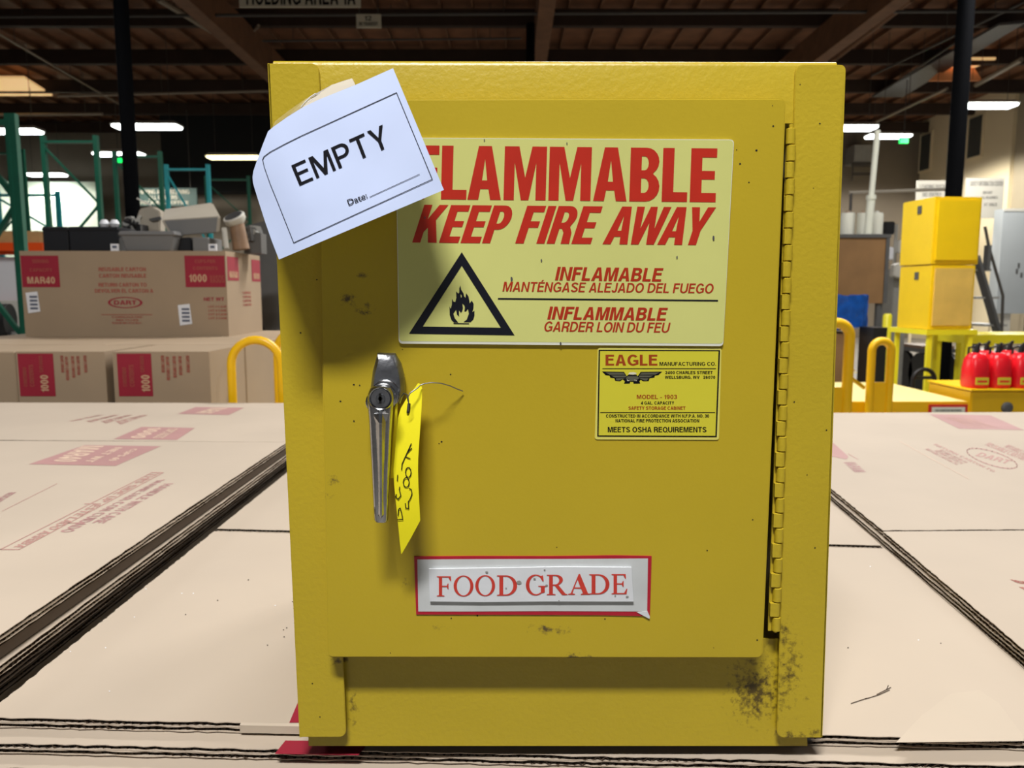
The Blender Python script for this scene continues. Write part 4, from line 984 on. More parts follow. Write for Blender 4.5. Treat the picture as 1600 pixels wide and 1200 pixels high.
def end_print(t, lo, hi):
    P = front(t, lo, hi); P2 = lambda u, v: P(u, v) + Vector((0, -.001, 0)); ha = (hi[2] - lo[2])
    k = .34/.39
    u0, u1 = (.02, .42) if lo[0] < -1.4 else (.045, .40)
    rect(t, P, u0, u1, .655, .985, 'print_red')
    def vert(s, ua, ub, va, vb, m, bold=.02): t.flat(lettering(s, .2), [(ub, va), (ub, vb), (ua, vb), (ua, va)], P2, m)
    vert('1000', u0 + .24, u0 + .33, .69, .82, 'print_tan', .03); vert('CUPS VASOS', u0 + .24, u0 + .28, .84, .97, 'box_red')
    vert('CONTENTS', u0 + .12, u0 + .17, .73, .9, 'box_red'); vert('CONTENIDO', u0 + .05, u0 + .09, .73, .88, 'box_red')
    for j, (uu, va, vb) in enumerate(((.50, .84, .97), (.55, .78, .96), (.62, .80, .965), (.68, .82, .965), (.76, .84, .97))):
        t.flat(lettering('REUSABLE CARTON', .2), [(uu + .035, va), (uu + .035, vb), (uu, vb), (uu, va)], P, 'box_red')
zb0 = ZT - .43
def fx(px): return at(px, 560, 2.53).x
carton((fx(25), 2.53, zb0), (fx(164), 2.862, ZT), 'brown carton end with upright red 1000 label below the big carton left side', 'brown cartons on the left', end_print)
carton((fx(176), 2.53, zb0), (fx(327), 2.862, ZT), 'brown carton end with upright dark red 1000 label beside the yellow hoop', 'brown cartons on the left', end_print)
carton((fx(-130), 2.53, zb0), (fx(23), 2.862, ZT), 'plain brown carton end cut by the left edge of the picture', 'brown cartons on the left')
carton((-2.3, 2.868, zb0), (-1.52, 3.95, ZT), 'brown carton under the left half of the big carton', 'brown cartons on the left')
carton((-1.515, 2.868, zb0), (-.997, 3.95, ZT), 'brown carton under the right end of the big carton', 'brown cartons on the left')
b = MB()
for k in range(5): b.box((-2.35, 2.5 + .31*k, zb0 - .02), (-.95, 2.6 + .31*k + .14, zb0), 'pallet_wood')
for x in (-2.3, -1.7, -1.05): b.box((x, 2.5, 0), (x + .09, 3.95, zb0 - .02), 'pallet_wood')
tag(b.build('cargo_platform'), 'wooden platform carrying the brown cartons on the left', 'platform')
# things on top of the big carton
zt2 = b_hi.z
def px_box(name, x0, y0, x1, y1, Y, dep, m, lab, cat, taper=0, parent=None, rim=True):
    a, c = at(x0, y1, Y), at(x1, y0, Y); zb_2 = zt2; t = MB(); tp_ = c.z
    bo = [(a.x + taper, Y + taper*.5, zb_2), (c.x - taper, Y + taper*.5, zb_2), (c.x - taper, Y + dep - taper*.5, zb_2), (a.x + taper, Y + dep - taper*.5, zb_2)]
    to = [(a.x, Y, tp_), (c.x, Y, tp_), (c.x, Y + dep, tp_), (a.x, Y + dep, tp_)]
    t.hexa(bo + to, m)
    if rim:
        t.box((a.x - .002, Y - .003, tp_ - .02), (c.x + .002, Y + dep + .002, tp_ - .006), m)
    return tag(t.build(name, bevel=.004, seg=1), lab, cat)
px_box('storage_bin', 68, 354, 105, 391, 3.46, .17, 'bin_black', 'narrow black bin at the left end of the big carton top', 'bin')
px_box('storage_bin', 109, 354, 184, 391, 3.46, .17, 'bin_black', 'long black bin on the big carton left of the grey bin', 'bin')
px_box('storage_bin', 187, 361, 272, 391, 3.42, .09, 'bin_grey', 'grey tapered bin in the middle of the big carton top', 'bin', .022)
px_box('storage_bin', 276, 371, 298, 391, 3.5, .2, 'bin_black', 'small black box beneath the tilted grey case', 'bin', rim=False)
px_box('storage_bin', 301, 371, 326, 391, 3.48, .16, 'bin_grey', 'small dark grey box beneath the right half of the tilted grey case', 'bin', rim=False)
def tilt_case():
    Y = 3.52
    t = thing('equipment_case', 'grey box shaped case lying tilted on top of the smaller bins', 'case', at(300, 370, Y + .1))
    fr_ = [at(266, 370, Y), at(343, 364, Y), at(345, 338, Y), at(252, 344, Y)]
    bk_ = [at(272, 352, Y + .24) + Vector((0, 0, 0)), at(345, 346, Y + .24), at(332, 316, Y + .24), at(256, 327, Y + .24)]
    b = MB(); b.hexa([fr_[0], fr_[1], bk_[1], bk_[0], fr_[3], fr_[2], bk_[2], bk_[3]], 'beige_plastic'); b.build('shell', t, bevel=.006)
    b = MB(); b.prism([p + Vector((0, -.004, 0)) for p in (fr_[0]*.94 + fr_[2]*.06, fr_[1]*.94 + fr_[3]*.06, fr_[2]*.94 + fr_[0]*.06, fr_[3]*.94 + fr_[1]*.06)], (0, .004, 0), 'bin_grey'); b.build('front_panel', t)
tilt_case()
def tilt_panel():
    Y = 3.79; t = thing('equipment_housing', 'beige angular housing leaning behind the grey bin', 'housing', at(225, 362, Y))
    b = MB(); b.prism([at(x, y, Y) for x, y in ((206, 358), (218, 326), (236, 322), (250, 330), (250, 362), (212, 362))], (0, .06, 0), 'beige_plastic'); b.build('shell', t, bevel=.005)
    b = MB(); b.prism([at(x, y, Y - .012) for x, y in ((203, 357), (217, 336), (221, 338), (208, 359))], (0, .012, 0), 'grey_light'); b.build('edge_strip', t)
    b = MB(); b.prism([at(x, y, Y - .01) for x, y in ((232, 342), (250, 338), (252, 343), (238, 346))], (0, .01, 0), 'grey_dark'); b.build('latch', t)
    b = MB(); b.tube([at(214, 310, Y + .1), at(236, 321, Y + .1)], .004, 'grey_light', 6); b.build('wire_rod', t)
tilt_panel()
def old_lamp():
    Y = 3.56; t = thing('canister_lamp', 'brown canister lamp with dark open head standing at the carton right end', 'canister', at(365, 391, Y))
    b = MB(); b.tube([at(377, 390, Y), at(369, 345, Y)], [.038, .032], 'can_brown', 16); b.build('body', t, smooth=True)
    c = at(367, 342, Y); ax = Vector((-.25, -.5, .85))
    b = MB(); b.lathe(c, [(.03, -.03), (.048, -.01), (.05, .012), (.046, .016)], 'grey_light', 22, ax); b.build('head_rim', t, smooth=True)
    b = MB(); b.lathe(c + ax.normalized()*.014, [(.042, 0), (.04, .004)], 'black_plastic', 22, ax); b.build('dark_opening', t)
    b = MB(); b.tube([at(350, 356, Y - .05), at(354, 388, Y - .05)], .012, 'grey_light', 8); b.build('arm', t)
old_lamp()
def clutter(px, py, Y, r, m, lab, n):
    t = MB()
    for i in range(n):
        c = at(px + random.uniform(-r, r), py + random.uniform(-r*.5, 3), Y + random.uniform(0, .08)); s = random.uniform(.008, .02)
        T = Matrix.Translation(c) @ Matrix.Rotation(random.random()*3, 4, 'Y') @ Matrix.Rotation(random.random()*2, 4, 'X')
        t.box((-s*2, -s, -s), (s*2, s, s), m if i % 3 else 'grey_metal', T)
    p = at(px, py, Y); t.box((p.x - .04, Y, zt2), (p.x + .04, Y + .08, p.z + .005), m)
    tag(t.build('cable_tangle'), lab, 'cables', kind='stuff')
clutter(206, 352, 3.70, 5, 'black_plastic', 'dark tangle of cables and fittings behind the long black bin', 16)
clutter(394, 366, 3.62, 5, 'grey_dark', 'dark heap of metal fittings at the right end of the big carton', 18)
for px, Y, lab in ((163, 3.68, 'round white bulb right on the rim of the long black bin'), (179, 3.68, 'second white bulb beside the cable tangle')):
    b = MB(); p = at(px, 350, Y); b.lathe((p.x, Y, zt2), [(.012, 0), (.012, p.z - zt2 - .018), (.024, p.z - zt2), (.012, p.z - zt2 + .02)], 'label_white', 14)
    tag(b.build('light_bulb', smooth=True), lab, 'bulb')
for px, lab in ((179, 'small white tag standing between the black bin and the grey bin'), (332, 'small white tag below the tilted grey case')):
    a, c = at(px - 6, 391, 3.405), at(px + 6, 381, 3.405); b = MB(); b.box((a.x, 3.405, zt2), (c.x, 3.412, c.z), 'label_white'); b.box((a.x + .008, 3.4035, zt2 + .012), (c.x - .008, 3.405, c.z - .008), 'label_dark'); tag(b.build('inventory_tag'), lab, 'tag')
# leaning boards right of the big carton
for k, (xa, ya, xb, yb, m, lab) in enumerate(((404, 350, 446, 520, 'grey_dark', 'dark grey board leaning behind the big carton right side'), (412, 385, 452, 540, 'grey_metal', 'pale grey board leaning nearest the cabinet left edge'), (398, 395, 428, 530, 'bin_black', 'black board leaning next to the big carton'))):
    Y = 4.3 + .12*k; a, c = at(xa, ya, Y), at(xb, yb, Y - .1); c2 = a + (c - a)*(a.z/(a.z - c.z))
    c2.z = .012; b = MB(); b.bar(a, c2, .05, .16 if k else .2, m, (1, 0, .2)); tag(b.build('leaning_board'), lab, 'board', 'boards leaning beside the cartons')

# ------------------------------------------------------------------ hooped yellow carts
def arch(x0, x1, zb_, zt_, Y, r, n=14, slant=0):
    R = (x1 - x0)/2; pts = [Vector((x0, Y, zb_))]
    for k in range(n + 1):
        a = math.pi - math.pi*k/n; pts.append(Vector(((x0 + x1)/2 + R*math.cos(a), Y + slant*k/n, zt_ - R + R*math.sin(a))))
    pts.append(Vector((x1, Y + slant, zb_))); return pts
def cart_base(t, x0, x1, y0, y1, zd, skirt):
    b = MB(); b.box((x0, y0, zd - .02), (x1, y1, zd), 'cart_deck'); b.build('deck', t)
    b = MB(); b.box((x0, y0 - .012, zd - skirt), (x1, y0, zd - .002), 'cart_yellow'); b.box((x0, y1, zd - skirt), (x1, y1 + .012, zd - .002), 'cart_yellow')
    b.box((x0 - .012, y0, zd - skirt), (x0, y1, zd - .002), 'cart_yellow'); b.box((x1, y0, zd - skirt), (x1 + .012, y1, zd - .002), 'cart_yellow'); b.build('skirt', t)
    for x in (x0 + .08, x1 - .08):
        for y in (y0 + .1, y1 - .1):
            b = MB(); b.box((x - .03, y - .03, .16), (x + .03, y + .03, zd - .02), 'cart_yellow'); b.build('leg', t)
            b = MB(); b.lathe((x - .02, y, .08), [(.02, 0), (.078, .004), (.078, .036), (.02, .04)], 'black_plastic', 18, (1, 0, 0)); b.box((x - .028, y - .02, .07), (x + .028, y + .02, .16), 'grey_dark'); b.build('wheel', t)
t = thing('platform_cart', 'yellow cart with hoop handles between the cartons and the cabinet left side', 'cart', (-.5, 2.7, 0))
cart_base(t, -.93, -.05, 2.44, 3.0, .72, .12)
zt_ = at(400, 531, 2.42).z
b = MB(); xl, xr = at(363, 590, 2.42).x, at(441, 590, 2.42).x
b.tube(arch(xl, xr, .66, zt_, 2.415, .0135), .0135, 'cart_yellow', 12); b.build('hoop_handle', t, smooth=True)
xl, xr = at(434, 590, 2.78).x, at(500, 590, 2.78).x
b = MB(); b.tube(arch(xl, xr, .715, at(460, 516, 2.78).z, 2.78, .0135), .0135, 'cart_yellow', 12); b.build('hoop_handle', t, smooth=True)
# right cart
t = thing('platform_cart', 'yellow cart with pale deck and hoop handles right of the cabinet', 'cart', (2.35, 5.1, 0))
YC = 4.7; zd = at(1430, 627, YC).z; x1 = at(1510, 627, YC).x
cart_base(t, 1.75, x1, YC, 5.72, zd, .2)
def plate_hoop(xc0, xc1, ytop, Y, wdt):
    a0, a1 = at(xc0, 600, Y).x, at(xc1, 600, Y).x; z_t = at((xc0 + xc1)/2, ytop, Y).z
    b = MB(); b.tube(arch(a0 + wdt, a1 - wdt, zd - .19, z_t - wdt, Y - .012 - wdt, wdt), wdt, 'cart_yellow', 12)
    b.box((a0 + wdt, Y - .012 - wdt*1.3, zd - .19), (a1 - wdt, Y - .012 - wdt*.7, zd + .13), 'cart_yellow'); b.build('hoop_handle', t, smooth=True)
plate_hoop(1349, 1391, 526, YC - .06, .024)
plate_hoop(1268, 1327, 496, YC - .3, .03)
b = MB(); g = [at(x, y, YC - .3) for x, y in ((1322, 568), (1337, 579), (1322, 584))]; b.prism(g, (0, .01, 0), 'cart_yellow')
b.bar(at(1322, 585, YC - .3), at(1350, 606, YC - .1), .012, .02, 'cart_yellow'); b.build('brace', t)
b = MB(); lo_, hi_ = at(1450, 652, YC - .016), at(1512, 632, YC - .016)
b.box((lo_.x, YC - .02, lo_.z), (hi_.x, YC - .012, hi_.z), 'red_tape'); b.box((lo_.x + .018, YC - .023, lo_.z + .005), (hi_.x - .018, YC - .019, hi_.z - .016), 'sign_edge')
P = lambda u, v: Vector((lo_.x + u*(hi_.x - lo_.x), YC - .026, lo_.z + v*(hi_.z - lo_.z)))
b.flat(lettering('HAZARDOUS MATERIAL', .2), q4(.16, .84, .48, .62), P, 'ink'); b.flat(lettering('HANDLE WITH CARE', .2), q4(.16, .84, .22, .36), P, 'ink')
b.build('hazard_plate', t)
# black bent handle standing behind the deck
Y = 5.82; b = MB(); a0, a1 = at(1426, 600, Y).x, at(1460, 600, Y).x
b.tube(arch(a0, a1, .02, at(1442, 577, Y).z, Y, .016), .016, 'black_plastic', 10); b.tube([(a0, Y, at(1442, 590, Y).z), (a1, Y, at(1442, 590, Y).z)], .012, 'black_plastic', 8)
b.box((a0 - .06, Y - .05, 0), (a1 + .06, Y + .06, .05), 'black_plastic')
tag(b.build('hand_truck', smooth=True), 'black hand truck with rounded handle behind the pale cart deck', 'hand truck')
# yellow chest with red cans
YB_ = 4.78; z0_ = at(1560, 611, YB_).z; xb0 = max(at(1518, 611, YB_).x, x1 + .03)
t = thing('storage_chest', 'low yellow metal chest carrying the red cans', 'chest', (xb0 + .45, YB_ + .25, 0))
b = MB(); b.box((xb0, YB_, z0_ - .42), (xb0 + .95, YB_ + .5, z0_), 'box_yellow'); b.build('body', t, bevel=.008)
b = MB(); b.box((xb0 - .008, YB_ - .008, z0_), (xb0 + .958, YB_ + .508, z0_ + .012), 'cab_yellow'); b.build('lid', t, bevel=.004)
c = at(1573, 637, YB_); b = MB(); b.lathe((c.x, YB_, c.z), [(.036, 0), (.036, .008), (.03, .014), (.018, .016)], 'grey_dark', 20, (0, -1, 0)); b.build('lock', t, smooth=True)
for x in (xb0 + .03, xb0 + .92):
    for y in (YB_ + .03, YB_ + .47):
        b = MB(); b.box((x - .025, y - .025, 0), (x + .025, y + .025, z0_ - .42), 'box_yellow'); b.build('leg', t)
def can(px, Y, lab):
    z = z0_ + .012; p = at(px, 606, Y); x = p.x
    t = thing('safety_can', lab, 'can', (x, Y, z), 'red cans on the yellow chest')
    def ring(w, d, zz_, n=20): return [Vector((x + w*math.copysign(abs(math.cos(a))**.6, math.cos(a)), Y + d*math.copysign(abs(math.sin(a))**.6, math.sin(a)), z + zz_)) for a in [2*math.pi*k/n for k in range(n)]]
    b = MB(); b.loft([ring(.062, .07, 0), ring(.068, .078, .02), ring(.066, .075, .12), ring(.058, .066, .18), ring(.046, .05, .205), ring(.03, .03, .222)], 'can_red'); b.build('body', t, smooth=True)
    b = MB(); b.tube([(x, Y, z + .215), (x, Y, z + .255), (x + .012, Y - .01, z + .285)], [.017, .014, .008], 'black_plastic', 10); b.build('spout', t, smooth=True)
    b = MB(); b.tube([(x - .035, Y + .03, z + .2), (x - .03, Y + .035, z + .25), (x + .01, Y + .03, z + .262), (x + .03, Y + .02, z + .235)], .008, 'black_plastic', 8); b.build('handle', t, smooth=True)
    b = MB(); b.box((x - .04, Y - .0815, z + .025), (x + .04, Y - .076, z + .07), 'label_yellow'); b.box((x - .03, Y - .0825, z + .04), (x + .03, Y - .0815, z + .052), 'can_red'); b.build('label', t)
    return t
xs_ = [1522, 1556, 1591, 1628]
c0 = can(xs_[0], 4.88, 'red can with black spout at the left front of the chest')
for i, (px, Y, lab) in enumerate(((xs_[1], 4.88, 'red can second from the left in the front row'), (xs_[2], 4.88, 'red can at the right picture edge in the front row'), (1537, 5.08, 'red can at the left of the back row'), (1573, 5.08, 'red can in the back row behind the middle front can'), (1609, 5.08, 'red can in the back row cut by the picture edge'))):
    p = at(px, 606, Y); dup(c0, (p.x, Y, z0_ + .012), lab)
# ------------------------------------------------------------------ two yellow cabinets on a stand
def yawbox(b, x, y, z, w_, d_, h_, rz, m):
    T = Matrix.Translation((x, y, z)) @ Matrix.Rotation(rz, 4, 'Z'); b.box((0, 0, 0), (w_, d_, h_), m, T); return T
YS = 6.0; RZ = math.radians(5)
def small_cabinet(xl, yb, yt, xr, worn, lab):
    a, c = at(xl, yb, YS), at(xr, yt, YS); w_ = c.x - a.x; h_ = c.z - a.z; d_ = .42
    t = thing('safety_cabinet', lab, 'cabinet', a, 'stacked yellow cabinets in the background')
    b = MB(); T = yawbox(b, a.x, a.y, a.z, w_, d_, h_, RZ, 'cab_yellow'); b.build('body', t, bevel=.005)
    b = MB(); b.box((.022, -.014, .03), (w_ - .022, 0, h_ - .025), 'cab_worn' if worn else 'cab_yellow', T); b.build('back_panel', t, bevel=.003)
    b = MB(); b.box((-.006, .16, h_*.78), (0, .21, h_*.9), 'grey_dark', T); b.build('vent_cap', t)
    return a, w_, h_, T
lowa, lw, lh, lT = small_cabinet(1450, 515, 414, 1529, True, 'lower yellow cabinet with worn pale face on the yellow stand')
a2 = at(1455, 413, YS)
small_cabinet(1455, 413, 307, 1540, False, 'upper clean yellow cabinet stacked on the worn one')
t = thing('equipment_stand', 'yellow angle iron stand under the two stacked cabinets', 'stand', (lowa.x + .2, YS + .2, 0))
b = MB(); b.box((-.03, -.03, -.04), (lw + .03, .47, -.001), 'steel_yellow', lT); b.build('top_frame', t)
for u in (-.005, lw - .03):
    for v in (-.005, .42):
        b = MB(); p = lT @ Vector((u + .015, v, -.04)); b.box((p.x - .016, p.y - .016, 0), (p.x + .016, p.y + .016, p.z), 'steel_yellow'); b.build('leg', t)
# yellow bench behind the cans
Yb = 6.6; t = thing('steel_bench', 'bright yellow steel bench behind the red cans', 'bench', (4.4, Yb, 0))
za_, zb_2 = at(1550, 537, Yb).z, at(1550, 523, Yb).z; xa_ = at(1507, 530, Yb).x
b = MB(); b.box((xa_, Yb, za_), (xa_ + 1.5, Yb + .5, zb_2), 'steel_yellow'); b.build('top_beam', t)
for x in (xa_ + .03, xa_ + .24, xa_ + 1.45):
    for y in (Yb + .03, Yb + .47):
        b = MB(); b.box((x - .025, y - .025, 0), (x + .025, y + .025, za_), 'steel_yellow'); b.build('leg', t)
# ------------------------------------------------------------------ far right equipment
Yx = 9.0
t = thing('wooden_crate', 'brown wooden crate on a dark stand right behind the cabinet edge', 'crate', at(1345, 475, Yx))
a, c = at(1285, 474, Yx), at(1389, 366, Yx)
b = MB(); b.box((a.x, Yx, a.z), (c.x, Yx + .8, c.z - .04), 'brown_board'); b.build('body', t)
b = MB(); b.box((a.x - .02, Yx - .02, c.z - .04), (c.x + .02, Yx + .82, c.z), 'grey_dark'); b.box((c.x - .03, Yx - .015, a.z), (c.x + .01, Yx, c.z), 'grey_dark'); b.build('trim', t)
for x in (a.x + .05, c.x - .05):
    for y in (Yx + .05, Yx + .75):
        b = MB(); b.box((x - .03, y - .03, 0), (x + .03, y + .03, a.z), 'grey_dark'); b.build('leg', t)
for k, (xa, xb) in enumerate(((1313, 1336), (1338, 1356), (1358, 1380))):
    p, q = at(xa, 366, Yx + .3), at(xb, 333, Yx + .3); r = (q.x - p.x)/2; b = MB()
    b.lathe((p.x + r, Yx + .3, c.z), [(r*.95, 0), (r, .02), (r, q.z - c.z - .03), (r*.92, q.z - c.z)], 'drum_white', 18)
    b.lathe((p.x + r, Yx + .3, q.z), [(r*.4, 0), (r*.3, .025)], 'can_brown' if k < 2 else 'grey_light', 10)
    tag(b.build('white_drum', smooth=True), ('white drum on the crate next to the cabinet', 'white drum on the crate behind the white pole', 'white drum at the right end of the crate top')[k], 'drum', 'white drums on the crate')
b = MB(); Yp = Yx + .08; z_0 = c.z; p1_, p2_, p3_ = at(1356, 366, Yp), at(1361, 312, Yp), at(1371, 204, Yp)
b.tube([Vector((p1_.x, Yp, z_0)), p2_], .045, 'pipe_white', 12); b.tube([p2_, p2_ + Vector((0, 0, .05))], .055, 'pipe_white', 12); b.tube([p2_ + Vector((0, 0, .02)), p3_], .032, 'pipe_white', 12)
tag(b.build('white_pole', smooth=True), 'tall white pole with a thicker lower sleeve rising from the crate', 'pole')
b = MB(); Yr = 10.5; b.tube([at(1327, 301, Yr), at(1500, 295, Yr)], .022, 'beige_plastic', 8)
b.tube([at(1330, 300, Yr), Vector((at(1330, 300, Yr).x, Yr, 0))], .02, 'pipe_dark', 8); b.tube([at(1494, 295, Yr), Vector((at(1494, 295, Yr).x, Yr, 0))], .02, 'pipe_dark', 8)
tag(b.build('barrier_rail', smooth=True), 'thin pale horizontal rail behind the white pole', 'rail')
# blue bag on a bin
Yg = 7.6; a, c = at(1300, 512, Yg), at(1364, 464, Yg)
b = MB(); b.box((a.x, Yg + .06, 0), (c.x - .13, Yg + .5, a.z - .06), 'brown_board')
tag(b.build('waste_bin'), 'brown bin under the blue plastic sheet', 'bin')
b = MB(); rows = []
for k, (zf_, gx) in enumerate(((0, 0), (.06, .0), (.14, .01), (.22, .02), (.27, .02), (.31, .0))):
    rr = []
    for i in range(28):
        an = 2*math.pi*i/28; cx3 = math.copysign(abs(math.cos(an))**.4, math.cos(an)); sy3 = math.copysign(abs(math.sin(an))**.4, math.sin(an))
        wob = 1 + .05*math.sin(i*2.3 + k); low = -.02*abs(math.sin(i*1.7)) if k == 0 else 0
        rr.append(Vector(((a.x + c.x)/2 + (c.x - a.x)/2*cx3*wob, Yg + .3 + .28*sy3*wob, a.z + .004 + zf_ + low + random.uniform(-.016, .016))))
    rows.append(rr)
b.loft(rows, 'blue_plastic'); tag(b.build('plastic_sheet', smooth=True), 'crumpled blue plastic sheet next to the cabinet right edge', 'plastic sheet')
b = MB(); a2_, c2_ = at(1327, 552, Yg + .2), at(1346, 512, Yg + .2)
b.box((a2_.x, Yg - .3, 0), (a2_.x + .13, Yg + .0, at(1336, 512, Yg - .3).z), 'black_plastic'); tag(b.build('black_bin'), 'black bin standing in front of the brown bin', 'bin')
# grey machine
Ym = 10.0
def mbox(x0, y0, x1, y1, Y, dep, m, t, name, floor=False, bev=.01):
    a, c = at(x0, y1, Y), at(x1, y0, Y); b = MB(); b.box((a.x, Y, 0 if floor else a.z), (c.x, Y + dep, c.z), m); return b.build(name, t, bevel=bev)
t = thing('floor_machine', 'grey machine with mast and black monitor left of the yellow cabinets', 'machine', at(1408, 560, Ym) * 1)
mbox(1392, 420, 1420, 520, Ym, .5, 'grey_metal', t, 'cabinet_body', True); mbox(1398, 350, 1404, 425, Ym + .2, .08, 'grey_light', t, 'mast')
mbox(1383, 346, 1399, 366, Ym + .1, .1, 'black_plastic', t, 'monitor'); mbox(1416, 335, 1425, 470, Ym + .3, .1, 'grey_dark', t, 'upright'); mbox(1404, 375, 1416, 395, Ym + .05, .1, 'grey_light', t, 'control_box')
b = MB(); b.prism([at(x, y, Ym - .12) for x, y in ((1396, 432), (1398, 414), (1410, 410), (1416, 430), (1412, 436))], (0, .12, 0), 'grey_light'); b.build('tray', t, bevel=.01)
mbox(1386, 386, 1397, 406, Ym + .05, .2, 'label_white', t, 'basket')
t = thing('bollard', 'yellow bollard standing before the grey machine', 'bollard', (at(1387, 520, 8.2).x, 8.2, 0))
b = MB(); p = at(1387, 490, 8.2); b.lathe((p.x, 8.2, 0), [(.045, 0), (.045, p.z - .02), (.03, p.z)], 'steel_yellow', 14); b.build('post', t, smooth=True)
# flat trolley seen through the stand
Yt = 11.0; t = thing('flat_trolley', 'low dark trolley seen between the legs of the yellow stand', 'trolley', (at(1465, 560, Yt).x, Yt, 0))
a, c = at(1438, 558, Yt), at(1498, 546, Yt); b = MB(); b.box((a.x, Yt, a.z + .06), (c.x, Yt + .7, a.z + .12), 'grey_dark'); b.box((a.x + .02, Yt + .02, a.z + .12), (c.x - .05, Yt + .65, a.z + .16), 'can_brown'); b.build('deck', t)
for x in (a.x + .08, c.x - .08):
    for y in (Yt + .1, Yt + .6):
        b = MB(); b.lathe((x - .03, y, (a.z + .06)/2), [((a.z + .06)/2, 0), ((a.z + .06)/2, .06)], 'black_plastic', 14, (1, 0, 0)); b.build('wheel', t, smooth=True)
# drums seen through the stand
b = MB(); p = at(1466, 540, 12.5); b.lathe((p.x, 12.5, 0), [(.16, 0), (.16, .5), (.165, .52), (.16, .54), (.16, .95)], 'cab_yellow', 18); tag(b.build('yellow_drum', smooth=True), 'yellow drum on the floor seen through the stand', 'drum')
# wheeled stairs on the right
Yw = 8.6; t = thing('rolling_stairs', 'grey rolling stairs with thin rail right of the yellow cabinets', 'stairs', (at(1560, 520, Yw).x, Yw, 0))
s0, s1 = at(1524, 400, Yw), at(1566, 545, Yw); s1 = s0 + (s1 - s0)*((s0.z - .05)/(s0.z - s1.z))
for y in (Yw, Yw + .55):
    b = MB(); b.bar(s0 + Vector((0, y - Yw, 0)), s1 + Vector((0, y - Yw, 0)), .03, .13, 'grey_dark', (0, 1, 0)); b.build('stringer', t)
for k in range(6):
    p = s0 + (s1 - s0)*((k + .5)/6); b = MB(); b.box((p.x - .12, Yw + .01, p.z - .012), (p.x + .14, Yw + .54, p.z + .012), 'grey_metal'); b.build('step', t)
b = MB(); b.tube([at(1539, 354, Yw - .02), at(1545, 385, Yw - .02), at(1567, 462, Yw - .02), at(1565, 520, Yw - .02)], .016, 'pipe_dark', 8); b.build('handrail', t, smooth=True)
b = MB(); a, c = at(1542, 422, Yw - .1), at(1550, 383, Yw - .1); b.box((a.x, Yw - .1, a.z), (c.x, Yw - .02, c.z), 'grey_dark'); b.build('warning_plate', t)
# white panel at the right edge
Yv = 18.9; a, c = at(1556, 490, Yv), at(1720, 326, Yv)
t = thing('white_partition', 'large white partition on supports at the right edge of the picture', 'partition', ((a.x + c.x)/2, Yv + .17, 0)); t['kind'] = 'thing'
b = MB(); b.box((a.x, Yv, a.z), (c.x, Yv + .35, c.z), 'panel_white'); b.box((a.x, Yv - .015, c.z - .06), (c.x, Yv, c.z), 'grey_light')
for px, py in ((1592, 415), (1596, 430), (1589, 424)):
    p = at(px, py, Yv); b.box((p.x - .03, Yv - .006, p.z - .06), (p.x + .02, Yv, p.z + .06), 'grey_dark')
b.build('body', t)
for x in (a.x + .2, c.x - .3):
    b = MB(); b.box((x, Yv + .05, 0), (x + .2, Yv + .3, a.z), 'grey_light'); b.build('support', t)
# notices on the right wall
def notice(px0, py0, px1, py1, Y, lines, lab):
    a, c = at(px0, py1, Y), at(px1, py0, Y); b = MB(); b.box((a.x, Y, a.z), (c.x, Y + .03, c.z), 'notice_white')
    P = lambda u, v: Vector((a.x + u*(c.x - a.x), Y - .006, a.z + v*(c.z - a.z)))
    for s, u0, u1, v0, v1 in lines: b.flat(lettering(s, .18), q4(u0, u1, v0, v1), P, 'grey_dark')
    for u in (.1, .9):
        x = a.x + u*(c.x - a.x); b.box((x - .03, Y + .03, 0), (x + .03, Y + .08, c.z), 'wall_cream')
    tag(b.build('notice_board'), lab, 'notice board')
notice(1506, 278, 1570, 341, 19.5, [('SAFETY INFORMATION CENTER', .1, .96, .8, .92), ('REPORT', .45, .7, .6, .67), ('ALL INJURIES', .4, .85, .48, .55), ('AT ONCE', .5, .85, .3, .38)], 'white notice board behind the upper yellow cabinet right side')
notice(1431, 282, 1482, 316, 20.4, [('LOADING DOCK', .1, .9, .6, .82), ('NO ENTRY', .2, .8, .25, .45)], 'white notice board left of the right black column')
# wall heater far right
Yh = 24.8; t = thing('unit_heater', 'grey unit heater high on the back wall right of the cabinet', 'heater', at(1350, 285, Yh))
mbox(1334, 226, 1368, 254, Yh, .69, 'grey_metal', t, 'casing'); 
b = MB()
for px in (1333, 1363): b.bar(at(px, 254, Yh + .3), at(px - 2, 282, Yh + .6), .05, .05, 'pipe_dark')
b.bar(at(1331, 257, Yh), at(1365, 257, Yh), .06, .12, 'pipe_dark'); b.bar(at(1331, 272, Yh + .3), at(1363, 272, Yh + .3), .05, .08, 'pipe_dark'); b.build('bracket', t)

